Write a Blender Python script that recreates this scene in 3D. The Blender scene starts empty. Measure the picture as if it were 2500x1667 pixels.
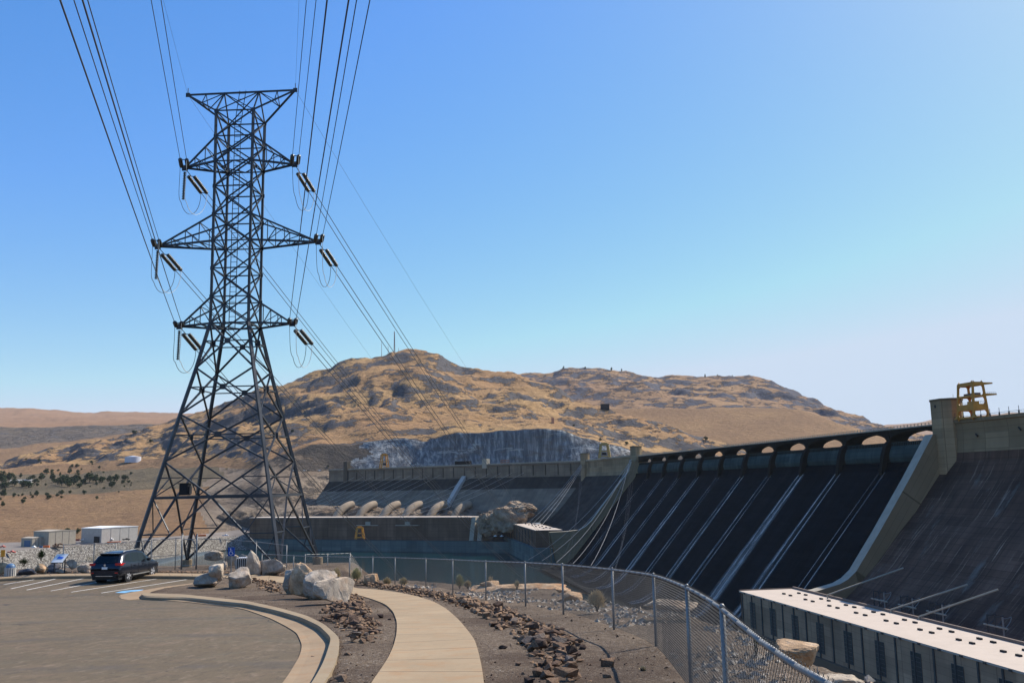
import bpy, bmesh, math, random
import numpy as np
from math import sin, cos, tan, pi, radians, sqrt, atan2
from mathutils import Vector, noise as mnoise
random.seed(7); RNG = np.random.RandomState(5)
S = bpy.context.scene
COL = S.collection

# ------------------------------------------------------------------ camera
FPX, PITCH, ROLL = 2268.0, radians(8.59), 0.0199          # focal length in pixels of a 2500 px wide frame
F_ = np.array([0, cos(PITCH), sin(PITCH)]); U0 = np.array([0, -sin(PITCH), cos(PITCH)]); R0 = np.array([1., 0, 0])
R_ = cos(ROLL)*R0 - sin(ROLL)*U0; U_ = sin(ROLL)*R0 + cos(ROLL)*U0
cam = bpy.data.cameras.new('camera'); camo = bpy.data.objects.new('camera', cam); COL.objects.link(camo)
from mathutils import Matrix
camo.matrix_world = Matrix(((R_[0], U_[0], -F_[0], 0), (R_[1], U_[1], -F_[1], 0), (R_[2], U_[2], -F_[2], 0), (0, 0, 0, 1)))
cam.sensor_width = 36.0; cam.lens = 36.0*FPX/2500; cam.clip_start = 0.1; cam.clip_end = 40000
S.camera = camo

# ------------------------------------------------------------------ world, sun, exposure
SUN_AZ, SUN_EL = radians(52), radians(45)
wd = bpy.data.worlds.new("World"); S.world = wd; wd.use_nodes = True
nt = wd.node_tree; bg = nt.nodes['Background']
sky = nt.nodes.new('ShaderNodeTexSky'); sky.sky_type = 'NISHITA'; sky.sun_disc = False
sky.sun_elevation = SUN_EL; sky.sun_rotation = SUN_AZ; sky.altitude = 300
sky.air_density = 1.0; sky.dust_density = 0.8; sky.ozone_density = 2.0
hs = nt.nodes.new('ShaderNodeHueSaturation'); hs.inputs['Saturation'].default_value = 1.58; hs.inputs['Value'].default_value = 1.22
gm = nt.nodes.new('ShaderNodeGamma'); gm.inputs[1].default_value = 0.75; nt.links.new(sky.outputs[0], gm.inputs[0])
nt.links.new(gm.outputs[0], hs.inputs['Color']); cap = nt.nodes.new('ShaderNodeMixRGB'); cap.blend_type = 'DARKEN'; cap.inputs[0].default_value = 1.0; cap.inputs[2].default_value = (2.95, 3.55, 4.35, 1)   # hazy, pale horizon
tn = nt.nodes.new('ShaderNodeMixRGB'); tn.blend_type = 'MULTIPLY'; tn.inputs[0].default_value = 1.0; tn.inputs[2].default_value = (.95, .965, 1.14, 1)
nt.links.new(hs.outputs[0], tn.inputs[1]); nt.links.new(tn.outputs[0], cap.inputs[1]); nt.links.new(cap.outputs[0], bg.inputs[0]); bg.inputs[1].default_value = 0.15
sl = bpy.data.lights.new('sun', 'SUN'); sl.energy = 5.0; sl.angle = radians(0.53); sl.color = (1, 0.93, 0.82)
so = bpy.data.objects.new('sun', sl); COL.objects.link(so)
sd = Vector((sin(SUN_AZ)*cos(SUN_EL), cos(SUN_AZ)*cos(SUN_EL), sin(SUN_EL)))
so.rotation_euler = (-sd).to_track_quat('-Z', 'Y').to_euler(); so.location = sd*60
S.view_settings.view_transform = 'Standard'; S.view_settings.look = 'None'; S.view_settings.gamma = 1
S.view_settings.exposure = 0.48

# ------------------------------------------------------------------ pixel -> world helpers (eye at origin)
def ray(x, y): return F_ + R_*((x-1250)/FPX) + U_*((833.5-y)/FPX)
def aty(x, y, Y): d = ray(x, y); return d*(Y/d[1])
def atz(x, y, z): d = ray(x, y); return d*(z/d[2])
WATER = -84.0; FLAT = -5.0; YF = (1.65+FLAT)/-0.072
def g0(Y): return np.where(Y < YF, -1.65-0.072*Y, np.where(Y < 58, FLAT, FLAT-0.065*(Y-58)))
def g1(X, Y):
    sm = lambda t: (lambda c: c*c*(3-2*c))(np.clip(t, 0, 1))
    return g0(Y) - 0.30*sm((9.0-Y)/3.5)*sm((X-0.3)/1.2)
def gp(px, py, off=0.0):
    d = ray(px, py)
    Y = 30.0
    den = d[2]+0.072*d[1]
    k = (-1.65+off)/den if den < -1e-6 else 1e9
    if k*d[1] > YF: k = (FLAT+off)/d[2]
    if k*d[1] > 58: k = (FLAT+off+0.065*58)/(d[2]+0.065*d[1])
    return Vector(d*k)
DU = np.array([-0.15332238, 0.98817622, 0]); DW = np.array([-0.98817622, -0.15332238, 0]); DS, DL = 447.379, 265.7
def D(a, d, z): return Vector(DU*(DS+a) - DW*(DL-d) + np.array([0, 0, z]))   # dam frame: along crest, downstream, height

# ------------------------------------------------------------------ scene helpers
def tag(o, label=None, cat=None, group=None, kind=None):
    if label: o['label'] = label
    if cat: o['category'] = cat
    if group: o['group'] = group
    if kind: o['kind'] = kind
    return o
def thing(name, label, cat, loc=(0, 0, 0), rz=0, group=None):
    o = bpy.data.objects.new(name, None); COL.objects.link(o); o.location = loc; o.rotation_euler = (0, 0, rz)
    o.empty_display_size = .2
    return tag(o, label, cat, group)
class MB:
    def __init__(s): s.v = []; s.f = []; s.mi = []; s.uv = []; s.hasuv = False
    def face(s, pts, m=0, uv=None):
        n = len(s.v); s.v += [tuple(p) for p in pts]; s.f.append(tuple(range(n, n+len(pts)))); s.mi.append(m)
        s.uv.append(uv); s.hasuv |= uv is not None
    def poly(s, verts, faces, m=0):
        n = len(s.v); s.v += [tuple(p) for p in verts]
        for f in faces: s.f.append(tuple(n+i for i in f)); s.mi.append(m); s.uv.append(None)
    def box8(s, P, m=0):      # P: 4 bottom (ccw) + 4 top
        s.poly(P, [(3, 2, 1, 0), (4, 5, 6, 7), (0, 1, 5, 4), (1, 2, 6, 5), (2, 3, 7, 6), (3, 0, 4, 7)], m)
    def box(s, x0, x1, y0, y1, z0, z1, m=0, T=None):
        P = [(x0, y0, z0), (x1, y0, z0), (x1, y1, z0), (x0, y1, z0), (x0, y0, z1), (x1, y0, z1), (x1, y1, z1), (x0, y1, z1)]
        if T: P = [T(*p) for p in P]
        s.box8(P, m)
    def tube(s, a, b, r, n=6, r2=None, m=0, cap=True):
        a = Vector(a); b = Vector(b); r2 = r if r2 is None else r2
        d = (b-a)
        if d.length < 1e-6: return
        d.normalize(); e = d.cross(Vector((0, 0, 1)));
        if e.length < 1e-3: e = Vector((1, 0, 0))
        e.normalize(); h = d.cross(e)
        ph = pi/4 if n == 4 else 0
        A = [a+(e*cos(2*pi*i/n+ph)+h*sin(2*pi*i/n+ph))*r for i in range(n)]
        B = [b+(e*cos(2*pi*i/n+ph)+h*sin(2*pi*i/n+ph))*r2 for i in range(n)]
        fs = [(i, (i+1) % n, n+(i+1) % n, n+i) for i in range(n)]
        if cap: fs += [tuple(range(n))[::-1], tuple(range(n, 2*n))]
        s.poly(A+B, fs, m)
    def path(s, pts, r, n=6, m=0):
        for i in range(len(pts)-1): s.tube(pts[i], pts[i+1], r, n, m=m)
    def bar(s, a, b, w, t=None, m=0):
        s.tube(a, b, w*.5*1.414, 4, m=m)
    def grid(s, G, m=0, UV=None, flip=False):
        G = np.asarray(G, float); r, c = G.shape[:2]; n = len(s.v)
        s.v += [tuple(p) for p in G.reshape(-1, 3)]
        for i in range(r-1):
            for j in range(c-1):
                f = (n+i*c+j, n+i*c+j+1, n+(i+1)*c+j+1, n+(i+1)*c+j)
                u = None
                if UV is not None: u = [UV[i][j], UV[i][j+1], UV[i+1][j+1], UV[i+1][j]]; s.hasuv = True
                if flip: f = f[::-1]; u = u[::-1] if u else None
                s.f.append(f); s.mi.append(m); s.uv.append(u)
    def prism(s, poly, T, m=0):   # poly: list of (u,v); T(u,v,k) k=0/1
        n = len(poly)
        A = [T(u, v, 0) for u, v in poly]; B = [T(u, v, 1) for u, v in poly]
        s.poly(A+B, [(i, (i+1) % n, n+(i+1) % n, n+i) for i in range(n)]+[tuple(range(n))[::-1], tuple(range(n, 2*n))], m)
    def build(s, name, mats, parent=None, smooth=False, fixn=True, local=False):
        me = bpy.data.meshes.new(name)
        v = s.v
        if parent is not None and not local:
            L = parent.location if parent.parent is None else parent.location+parent.parent.location
            v = [(p[0]-L[0], p[1]-L[1], p[2]-L[2]) for p in v]
        me.from_pydata(v, [], s.f)
        mats = mats if isinstance(mats, (list, tuple)) else [mats]
        for mt in mats: me.materials.append(mt)
        me.polygons.foreach_set('material_index', s.mi)
        if s.hasuv:
            ul = me.uv_layers.new(name='uv'); k = 0
            for fi, f in enumerate(s.f):
                for j in range(len(f)):
                    ul.data[k].uv = s.uv[fi][j] if s.uv[fi] else (0, 0); k += 1
        if fixn and len(s.f) < 60000:
            bm = bmesh.new(); bm.from_mesh(me); bmesh.ops.recalc_face_normals(bm, faces=bm.faces); bm.to_mesh(me); bm.free()
        me.polygons.foreach_set('use_smooth', [smooth]*len(me.polygons)); me.update()
        o = bpy.data.objects.new(name, me); COL.objects.link(o)
        if parent is not None: o.parent = parent
        return o
def solo(mb, name, mats, label, cat, loc, group=None, smooth=False):
    """one-mesh thing with its origin at loc"""
    e = type('E', (), {})(); e.location = Vector(loc); e.parent = None
    L = Vector(loc); mb.v = [(p[0]-L[0], p[1]-L[1], p[2]-L[2]) for p in mb.v]
    o = mb.build(name, mats, None, smooth); o.location = loc
    return tag(o, label, cat, group)
def dup(root, loc, rz=None, label=None, sc=None):
    r = root.copy(); COL.objects.link(r); r.location = loc
    if rz is not None: r.rotation_euler = (0, 0, rz)
    if sc is not None: r.scale = sc
    if label: r['label'] = label
    for ch in list(root.children):
        c = ch.copy(); COL.objects.link(c); c.parent = r
        for g in ch.children:
            d = g.copy(); COL.objects.link(d); d.parent = c
    return r

# ------------------------------------------------------------------ materials
class NT:
    def __init__(s, name):
        s.m = bpy.data.materials.new(name); s.m.use_nodes = True; s.t = s.m.node_tree; s.n = s.t.nodes; s.b = s.n['Principled BSDF']
        s.tc = None
    def node(s, ty, **kw):
        x = s.n.new(ty)
        for k, v in kw.items(): setattr(x, k, v)
        return x
    def link(s, a, b): s.t.links.new(a, b)
    def coord(s, kind='Object', scale=(1, 1, 1)):
        if s.tc is None: s.tc = s.node('ShaderNodeTexCoord')
        mp = s.node('ShaderNodeMapping'); mp.inputs['Scale'].default_value = scale
        s.link(s.tc.outputs[kind], mp.inputs[0]); return mp.outputs[0]
    def noise(s, sc, detail=6, rough=.6, scale=(1, 1, 1), kind='Object', dist=0):
        x = s.node('ShaderNodeTexNoise'); x.inputs['Scale'].default_value = sc; x.inputs['Detail'].default_value = detail
        x.inputs['Roughness'].default_value = rough; x.inputs['Distortion'].default_value = dist
        s.link(s.coord(kind, scale), x.inputs['Vector']); return x.outputs[0]
    def vor(s, sc, feature='F1', scale=(1, 1, 1), out=0, kind='Object'):
        x = s.node('ShaderNodeTexVoronoi'); x.feature = feature; x.inputs['Scale'].default_value = sc
        s.link(s.coord(kind, scale), x.inputs['Vector']); return x.outputs[out]
    def ramp(s, fac, stops):
        r = s.node('ShaderNodeValToRGB'); e = r.color_ramp.elements
        for i, (p, c) in enumerate(stops):
            el = e[i] if i < 2 else e.new(p)
            el.position = p; el.color = (c, c, c, 1) if not hasattr(c, '__len__') else (*c, 1)
        s.link(fac, r.inputs[0]); return r.outputs[0]
    def mix(s, fac, a, b, mode='MIX'):
        x = s.node('ShaderNodeMixRGB', blend_type=mode)
        for i, v in ((0, fac), (1, a), (2, b)):
            if hasattr(v, 'is_linked') or hasattr(v, 'links'): s.link(v, x.inputs[i])
            elif hasattr(v, '__len__'): x.inputs[i].default_value = (*v, 1)
            else: x.inputs[i].default_value = v
        return x.outputs[0]
    def math(s, op, a, b=0.0, c=None):
        x = s.node('ShaderNodeMath', operation=op)
        for i, v in ((0, a), (1, b)) + (((2, c),) if c is not None else ()):
            if hasattr(v, 'links'): s.link(v, x.inputs[i])
            else: x.inputs[i].default_value = v
        return x.outputs[0]
    def bump(s, h, strength=.3, dist=.1):
        x = s.node('ShaderNodeBump'); x.inputs['Strength'].default_value = strength; x.inputs['Distance'].default_value = dist
        s.link(h, x.inputs['Height']); s.link(x.outputs[0], s.b.inputs['Normal'])
    def col(s, c):
        if hasattr(c, 'links'): s.link(c, s.b.inputs['Base Color'])
        else: s.b.inputs['Base Color'].default_value = (*c, 1)
    def fin(s, rough=.8, metal=0.0, spec=.3):
        s.b.inputs['Roughness'].default_value = rough; s.b.inputs['Metallic'].default_value = metal
        s.b.inputs['Specular IOR Level'].default_value = spec
        return s.m
def plain(name, c, rough=.7, metal=0.0, var=.25, sc=2.0, bump=0.0, spec=.3):
    t = NT(name); n = t.noise(sc, 6, .65)
    t.col(t.ramp(n, [(.3, tuple(x*(1-var) for x in c)), (.7, tuple(min(1, x*(1+var)) for x in c))]))
    if bump: t.bump(t.noise(sc*8, 5, .6), bump, .02)
    return t.fin(rough, metal, spec)

def m_hill(name, gold=(.50, .315, .145), gold2=(.38, .22, .11), rock=(.07, .064, .064), amt=.484, sc=.006):
    t = NT(name)
    big = t.noise(sc*.5, 4, .5, (1, 1, 1.6)); fine = t.noise(sc*9, 8, .7, (1, .7, 1.8))
    g = t.mix(t.ramp(big, [(.35, 0), (.65, 1)]), gold2, gold)
    g = t.mix(t.ramp(fine, [(.25, .65), (.75, 0.0)]), g, tuple(x*.42 for x in gold2))
    rn = t.math('ADD', t.math('MULTIPLY', t.noise(sc*2.4, 6, .6, (1, 1, 2.4), dist=.4), .55), t.math('MULTIPLY', t.noise(sc*9, 9, .74, (1, 1, 2.8), dist=.8), .45))
    geo = t.node('ShaderNodeNewGeometry'); sep = t.node('ShaderNodeSeparateXYZ'); t.link(geo.outputs['Normal'], sep.inputs[0])
    steep = t.math('MULTIPLY', t.math('SUBTRACT', 0.86, sep.outputs[2]), .55)
    spk = t.ramp(t.noise(sc*34, 5, .7, (1, 1, 1.6)), [(.60, 0), (.66, .75)]); g = t.mix(t.math('MULTIPLY', spk, t.ramp(big, [(.3, 1), (.7, .5)])), g, (.10, .085, .06))
    msk = t.ramp(t.math('ADD', rn, steep), [(amt, 0), (amt+.03, 1)])
    rk = t.mix(t.noise(sc*14, 8, .75), tuple(x*.45 for x in rock), tuple(x*2.6 for x in rock))
    t.col(t.mix(msk, g, rk)); t.bump(t.math('ADD', t.noise(sc*5, 10, .72, (1, 1, 1.8)), t.math('MULTIPLY', msk, .6)), 1.0, 12.0)
    return t.fin(.95, 0, .1)
def m_cliff():
    t = NT('cliff_rock'); v = t.noise(.05, 10, .76, (3.0, 3.0, .30), dist=.3); w = t.noise(.035, 6, .6, (1, 1, 2.5))
    c = t.ramp(v, [(.33, (.06, .075, .095)), (.48, (.15, .168, .19)), (.58, (.34, .35, .35)), (.68, (.72, .69, .63))])
    c = t.mix(t.ramp(w, [(.52, 0), (.7, .8)]), c, (.17, .13, .10))
    lg = t.noise(.02, 7, .7, (.5, .5, 3.2), dist=.3); c = t.mix(t.ramp(lg, [(.56, 0), (.585, .8), (.60, 0)]), c, (.72, .69, .62))
    t.col(c); t.bump(t.math('ADD', v, w), 1.0, 8.0); return t.fin(.95, 0, .1)
def m_dam(name, c1, c2, streak=(.42, .41, .38), s_amt=.62, lift=2.2, bump=.15, tint=None):
    """stained concrete; uv in metres: u along crest, v down the face"""
    t = NT(name)
    n1 = t.noise(.10, 8, .65, (1, .12, 1), 'UV'); n2 = t.noise(.02, 5, .6, (1, 1, 1), 'UV'); n3 = t.noise(.9, 6, .7, (1, .03, 1), 'UV')
    c = t.mix(t.ramp(n1, [(.3, 0), (.7, 1)]), c1, c2)
    c = t.mix(t.ramp(n2, [(.4, 0), (.7, .6)]), c, tuple(x*.6 for x in c1))
    c = t.mix(t.ramp(n3, [(s_amt, 0), (s_amt+.12, .55)]), c, streak)
    sep = t.node('ShaderNodeSeparateXYZ'); t.link(t.coord('UV'), sep.inputs[0])
    fr = t.math('ABSOLUTE', t.math('SUBTRACT', t.math('FRACT', t.math('DIVIDE', sep.outputs[1], lift)), .5))
    fu = t.math('ABSOLUTE', t.math('SUBTRACT', t.math('FRACT', t.math('DIVIDE', sep.outputs[0], 15.2)), .5))
    tb = t.node('ShaderNodeTexBrick'); tb.offset = .5; t.link(t.coord('UV'), tb.inputs['Vector'])
    for k_, v_ in (('Color1', (.62, .62, .62, 1)), ('Color2', (1.28, 1.27, 1.25, 1)), ('Mortar', (.8, .8, .8, 1)), ('Scale', 1.0), ('Mortar Size', .02), ('Brick Width', 15.2), ('Row Height', lift*1.5)): tb.inputs[k_].default_value = v_
    c = t.mix(.55, c, tb.outputs[0], 'MULTIPLY')
    ln = t.math('MAXIMUM', t.ramp(fr, [(.46, 0), (.49, .55)]), t.ramp(fu, [(.488, 0), (.496, .9)]))
    c = t.mix(ln, c, tuple(x*.5 for x in c1))
    if tint: c = t.mix(t.ramp(t.noise(.06, 7, .7, (1, .35, 1), 'UV'), [(.58, 0), (.68, .6)]), c, tint)
    t.col(c); t.bump(t.math('SUBTRACT', n1, ln), bump, .3); return t.fin(.9, 0, .06)
def m_ground():
    t = NT('gravel'); a = t.noise(.35, 8, .7); b = t.vor(38, 'F1'); b2 = t.vor(38, 'F1', out=1); f = t.noise(60, 6, .8)
    c = t.ramp(a, [(.32, (.080, .053, .034)), (.52, (.145, .100, .062)), (.68, (.22, .16, .105))])
    st = t.node('ShaderNodeSeparateColor'); t.link(b2, st.inputs[0])
    c = t.mix(t.ramp(st.outputs[0], [(.0, .0), (1., .75)]), c, t.ramp(st.outputs[1], [(0, (.045, .032, .026)), (.6, (.15, .11, .085)), (.92, (.32, .27, .22)), (1, (.6, .55, .48))]))
    c = t.mix(t.ramp(f, [(.3, .5), (.6, 0)]), c, (.06, .045, .037))
    c = t.mix(t.ramp(t.noise(9, 5, .75, (1, .5, 1)), [(.34, .65), (.5, 0)]), c, (.05, .034, .024)); c = t.mix(t.ramp(t.noise(12, 4, .75, (1, .5, 1)), [(.56, 0), (.7, .6)]), c, (.36, .28, .20))
    # reddish-dark mulch in patches
    c = t.mix(t.ramp(t.noise(.16, 5, .6, dist=.5), [(.50, 0), (.60, .75)]), c, (.060, .038, .026))
    t.col(c); t.bump(t.math('ADD', t.math('MULTIPLY', b, -1.0), f), .7, .03); return t.fin(.95, 0, .15)
def m_asphalt():
    t = NT('asphalt'); f = t.noise(70, 6, .8); a = t.noise(.18, 6, .6, (1, .5, 1)); b = t.noise(1.1, 6, .65)
    c = t.ramp(f, [(.3, (.072, .052, .032)), (.62, (.158, .116, .071)), (.8, (.27, .21, .14))])
    c = t.mix(t.ramp(a, [(.35, .6), (.62, 0)]), c, (.085, .066, .043)); c = t.mix(t.ramp(b, [(.5, 0), (.68, .5)]), c, (.175, .118, .078)); c = t.mix(t.ramp(t.noise(.7, 5, .65, dist=.5), [(.52, 0), (.68, .4)]), c, (.115, .105, .075))
    sp = t.vor(1.9, 'F1', scale=(1, .45, 1)); c = t.mix(t.math('MULTIPLY', t.ramp(sp, [(.05, 1), (.07, 0)]), t.ramp(t.noise(.9, 3, .5), [(.5, 0), (.55, .9)])), c, (.03, .024, .02))
    c = t.mix(t.ramp(t.noise(7, 4, .75, (1, .35, 1)), [(.36, .5), (.5, 0)]), c, (.06, .047, .035)); c = t.mix(t.ramp(t.noise(5, 4, .75, (1, .35, 1)), [(.54, 0), (.7, .45)]), c, (.24, .18, .13))
    # hairline cracks and dark arcs of old tyre marks
    ck = t.node('ShaderNodeTexVoronoi'); ck.feature = 'DISTANCE_TO_EDGE'; ck.inputs['Scale'].default_value = .16
    mp = t.coord('Object'); ad = t.node('ShaderNodeMixRGB', blend_type='ADD'); ad.inputs[0].default_value = 1.0
    nn = t.node('ShaderNodeTexNoise'); nn.inputs['Scale'].default_value = .8; nn.inputs['Detail'].default_value = 5; t.link(mp, nn.inputs['Vector'])
    t.link(mp, ad.inputs[1]); t.link(nn.outputs[1], ad.inputs[2]); t.link(ad.outputs[0], ck.inputs['Vector'])
    cm = t.math('MULTIPLY', t.ramp(ck.outputs[0], [(.0, 1), (.008, 0)]), t.ramp(t.noise(.22, 3, .5), [(.5, 0), (.56, .95)]))
    c = t.mix(cm, c, (.035, .03, .028))
    wv = t.node('ShaderNodeTexWave'); wv.wave_type = 'RINGS'; wv.inputs['Scale'].default_value = .05; wv.inputs['Distortion'].default_value = 3
    wv.inputs['Detail'].default_value = 4; wv.inputs['Detail Scale'].default_value = .6; t.link(t.coord('Object'), wv.inputs['Vector'])
    c = t.mix(t.math('MULTIPLY', t.ramp(wv.outputs[1], [(.9, 0), (1, .6)]), t.ramp(b, [(.4, 0), (.6, 1)])), c, (.06, .055, .05))
    t.col(c); t.bump(f, .25, .01); return t.fin(.9, 0, .25)
def m_concrete(name, c=(.46, .37, .28), joints=0.0, sc=1.0):
    t = NT(name); a = t.noise(.5*sc, 7, .65); f = t.noise(45*sc, 5, .7); b = t.noise(2.2*sc, 6, .6, (1, 1, 1), dist=.4)
    cc = t.ramp(a, [(.3, tuple(x*.82 for x in c)), (.7, tuple(x*1.14 for x in c))])
    cc = t.mix(t.ramp(f, [(.3, .3), (.6, 0)]), cc, tuple(x*.6 for x in c))
    cc = t.mix(t.ramp(t.noise(7*sc, 4, .7, (1, .4, 1)), [(.52, 0), (.72, .4)]), cc, tuple(x*.72 for x in c)); cc = t.mix(t.ramp(b, [(.5, 0), (.7, .5)]), cc, (c[0]*.95, c[1]*.72, c[2]*.55))
    h = f
    if joints:
        sep = t.node('ShaderNodeSeparateXYZ'); t.link(t.coord('UV'), sep.inputs[0])
        fr = t.math('ABSOLUTE', t.math('SUBTRACT', t.math('FRACT', t.math('DIVIDE', sep.outputs[1], joints)), .5))
        ln = t.ramp(fr, [(.486, 0), (.493, 1)]); cc = t.mix(t.math('MULTIPLY', ln, .9), cc, (.07, .05, .04)); h = t.math('SUBTRACT', f, t.math('MULTIPLY', ln, 4.0))
    t.col(cc); t.bump(h, .2, .008); return t.fin(.9, 0, .2)
def m_boulder(name, c1, c2, c3, sc=1.6):
    t = NT(name); a = t.noise(sc, 9, .72, dist=.5); b = t.noise(sc*.7, 4, .5); f = t.noise(sc*14, 7, .8)
    c = t.ramp(a, [(.3, c1), (.5, c2), (.68, c3)]); c = t.mix(t.ramp(b, [(.5, 0), (.68, .6)]), c, (c2[0]*1.15, c2[1]*.8, c2[2]*.55))
    c = t.mix(t.ramp(f, [(.3, .5), (.5, 0)]), c, tuple(x*.55 for x in c1))
    t.col(c); t.bump(t.math('ADD', a, t.math('MULTIPLY', f, .5)), .7, .06); return t.fin(.92, 0, .15)
def m_rubble():
    t = NT('lava_rock'); oi = t.node('ShaderNodeObjectInfo'); a = t.noise(9, 7, .75)
    c = t.ramp(oi.outputs['Random'], [(0, (.07, .045, .035)), (.35, (.15, .092, .06)), (.7, (.23, .14, .085)), (.9, (.32, .20, .12)), (1, (.17, .145, .13))])
    c = t.mix(t.ramp(a, [(.35, .7), (.6, 0)]), c, (.045, .033, .028)); t.col(c); t.bump(a, .6, .05); return t.fin(.92, 0, .2)
def m_water():
    t = NT('river_water'); n = t.noise(.12, 7, .6, (1, .45, 1)); n2 = t.noise(.012, 4, .5, (1, .3, 1))
    t.col(t.mix(t.ramp(n2, [(.4, 0), (.65, 1)]), (.002, .014, .017), (.004, .026, .030)))
    t.bump(n, .16, .5); m = t.fin(.16, 0, .12); return m
def m_streak():
    t = NT('white_water'); sep = t.node('ShaderNodeSeparateXYZ'); t.link(t.coord('UV'), sep.inputs[0])
    n = t.noise(1.0, 6, .7, (14, .10, 1), 'UV'); n2 = t.noise(6, 4, .7, (4, 1.2, 1), 'UV')
    ed = t.math('SUBTRACT', 1.0, t.math('POWER', t.math('ABSOLUTE', t.math('SUBTRACT', t.math('MULTIPLY', sep.outputs[0], 2.0), 1.0)), .85))
    n3 = t.noise(1.0, 4, .6, (2.2, .028, 1), 'UV'); al0 = t.math('MULTIPLY', t.math('MULTIPLY', ed, t.ramp(n, [(.28, .1), (.62, 1)])), t.ramp(n2, [(.3, .55), (.6, 1)])); al = t.math('MULTIPLY', al0, t.ramp(n3, [(.32, .15), (.6, 1)]))
    t.col((.82, .70, .62)); t.link(t.math('MULTIPLY', al, .95), t.b.inputs['Alpha']); return t.fin(.7, 0, .3)
def m_sage(name, c1, c2):
    t = NT(name); oi = t.node('ShaderNodeObjectInfo'); n = t.noise(3.5, 5, .6)
    t.col(t.mix(n, c1, c2)); return t.fin(.9, 0, .1)

M = {}
M['hill'] = m_hill('hill_grass'); M['hillR'] = m_hill('hill_far_grass', (.42, .26, .14), (.31, .19, .115), (.06, .058, .068), .458, .0045)
M['hillL'] = m_hill('hill_left_grass', (.36, .22, .11), (.26, .155, .085), (.07, .062, .06), .58, .008)
M['terrace'] = m_hill('terrace_scrub', (.25, .19, .115), (.17, .135, .085), (.09, .08, .06), .50, .02); M['ridge'] = m_hill('ridge_grass', (.36, .215, .125), (.29, .17, .10), (.10, .085, .08), .62, .003)
M['mesa'] = m_hill('mesa_rock', (.22, .17, .12), (.15, .12, .10), (.09, .08, .075), .46, .008)
M['cliff'] = m_cliff(); M['ground'] = m_ground(); M['asphalt'] = m_asphalt(); M['water'] = m_water(); M['streak'] = m_streak()
def m_riprap():
    t = NT('riprap'); v = t.vor(.85, 'F1', out=1); d = t.vor(.85, 'F1'); st = t.node('ShaderNodeSeparateColor'); t.link(v, st.inputs[0])
    c = t.ramp(st.outputs[0], [(0, (.07, .06, .05)), (.5, (.21, .185, .155)), (1, (.42, .39, .34))])
    c = t.mix(t.ramp(t.noise(.03, 5, .6), [(.55, 0), (.7, .7)]), c, (.10, .085, .05)); t.col(c); t.bump(d, 1.0, 1.5); return t.fin(.95, 0, .1)
M['riprap'] = m_riprap(); M['yard'] = plain('yard_gravel', (.17, .145, .125), .95, sc=.05)
M['rockslope'] = m_hill('rock_slope', (.44, .35, .26), (.28, .205, .145), (.085, .07, .058), .50, .02)
M['path'] = m_concrete('path_concrete', (.325, .24, .15), 1.55); M['kerb'] = m_concrete('kerb_concrete', (.28, .215, .14)); M['gutter'] = m_concrete('gutter_concrete', (.30, .215, .135))
M['paint'] = plain('road_paint', (.62, .58, .52), .8, var=.3, sc=1.5); M['bluepaint'] = plain('blue_paint', (.16, .36, .55), .8, var=.45, sc=1.2)
M['steel'] = plain('weathered_steel', (.055, .06, .068), .5, .5, .3, .8); M['galv'] = plain('galvanised_steel', (.25, .245, .235), .5, .3, .2, 4)
M['wire'] = plain('fence_wire', (.07, .07, .07), .55, .4, .2, 5); M['cable'] = plain('conductor', (.06, .06, .065), .5, .4, .1, 1); M['palecable'] = plain('pale_cable', (.5, .48, .45), .5, .3, .1, 1)
M['insul'] = plain('insulator_glass', (.07, .075, .07), .25, 0, .2, 3, spec=.5); M['alu'] = plain('bright_cable', (.75, .74, .7), .35, .6, .1, 1)
M['spill'] = m_dam('spillway_wet_concrete', (.004, .0055, .0065), (.011, .013, .015), (.03, .034, .04), .62, 1.6, .1)
M['gate'] = m_dam('drum_gate_steel', (0.033, 0.054, 0.0522), (0.0675, 0.093, 0.087), (0.21, 0.24, 0.2175), .64, 2.4, .15)
M['pierc'] = m_dam('pier_concrete', (0.0385, 0.0342, 0.0272), (0.0825, 0.0703, 0.0544), (0.176, 0.1472, 0.112), .64, 3, .1)
M['west'] = m_dam('stained_dam_concrete', (0.06324, 0.04025, 0.03091), (0.1792, 0.1121, 0.0803), (0.64, 0.5046, 0.3769), .585, 3.2, .25, (.19, .20, .18))
M['wallc'] = m_dam('wall_concrete', (0.2688, 0.2024, 0.1224), (0.3696, 0.276, 0.17), (0.4704, 0.3588, 0.2244), .68, 3.0, .15, (.17, .16, .12))
M['crestc'] = m_dam('crest_concrete', (0.2464, 0.184, 0.1122), (0.3248, 0.2484, 0.1496), (0.4032, 0.3128, 0.1972), .68, 4.5, .12)
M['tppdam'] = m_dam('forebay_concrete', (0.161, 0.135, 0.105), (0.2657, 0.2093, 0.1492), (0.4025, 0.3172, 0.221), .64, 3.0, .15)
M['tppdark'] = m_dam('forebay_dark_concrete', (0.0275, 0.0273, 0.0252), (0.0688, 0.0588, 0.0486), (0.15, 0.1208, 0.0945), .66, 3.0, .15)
M['tppwall'] = m_dam('powerhouse_wall', (0.1037, 0.06804, 0.04862), (0.2356, 0.1489, 0.09945), (0.4901, 0.3544, 0.2652), .66, 8.0, .1)
M['tppbase'] = m_dam('tailrace_wall', (0.0855, 0.132, 0.132), (0.133, 0.186, 0.18), (0.209, 0.264, 0.252), .68, 6.0, .1)
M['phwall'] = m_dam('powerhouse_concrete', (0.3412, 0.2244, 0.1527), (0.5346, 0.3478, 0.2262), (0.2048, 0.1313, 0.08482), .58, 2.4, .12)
M['phdark'] = plain('powerhouse_pilaster', (.075, .07, .065), .9, sc=.4); M['roof'] = plain('pale_roof', (.47, .39, .32), .9, 0, .06, .2)
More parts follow.
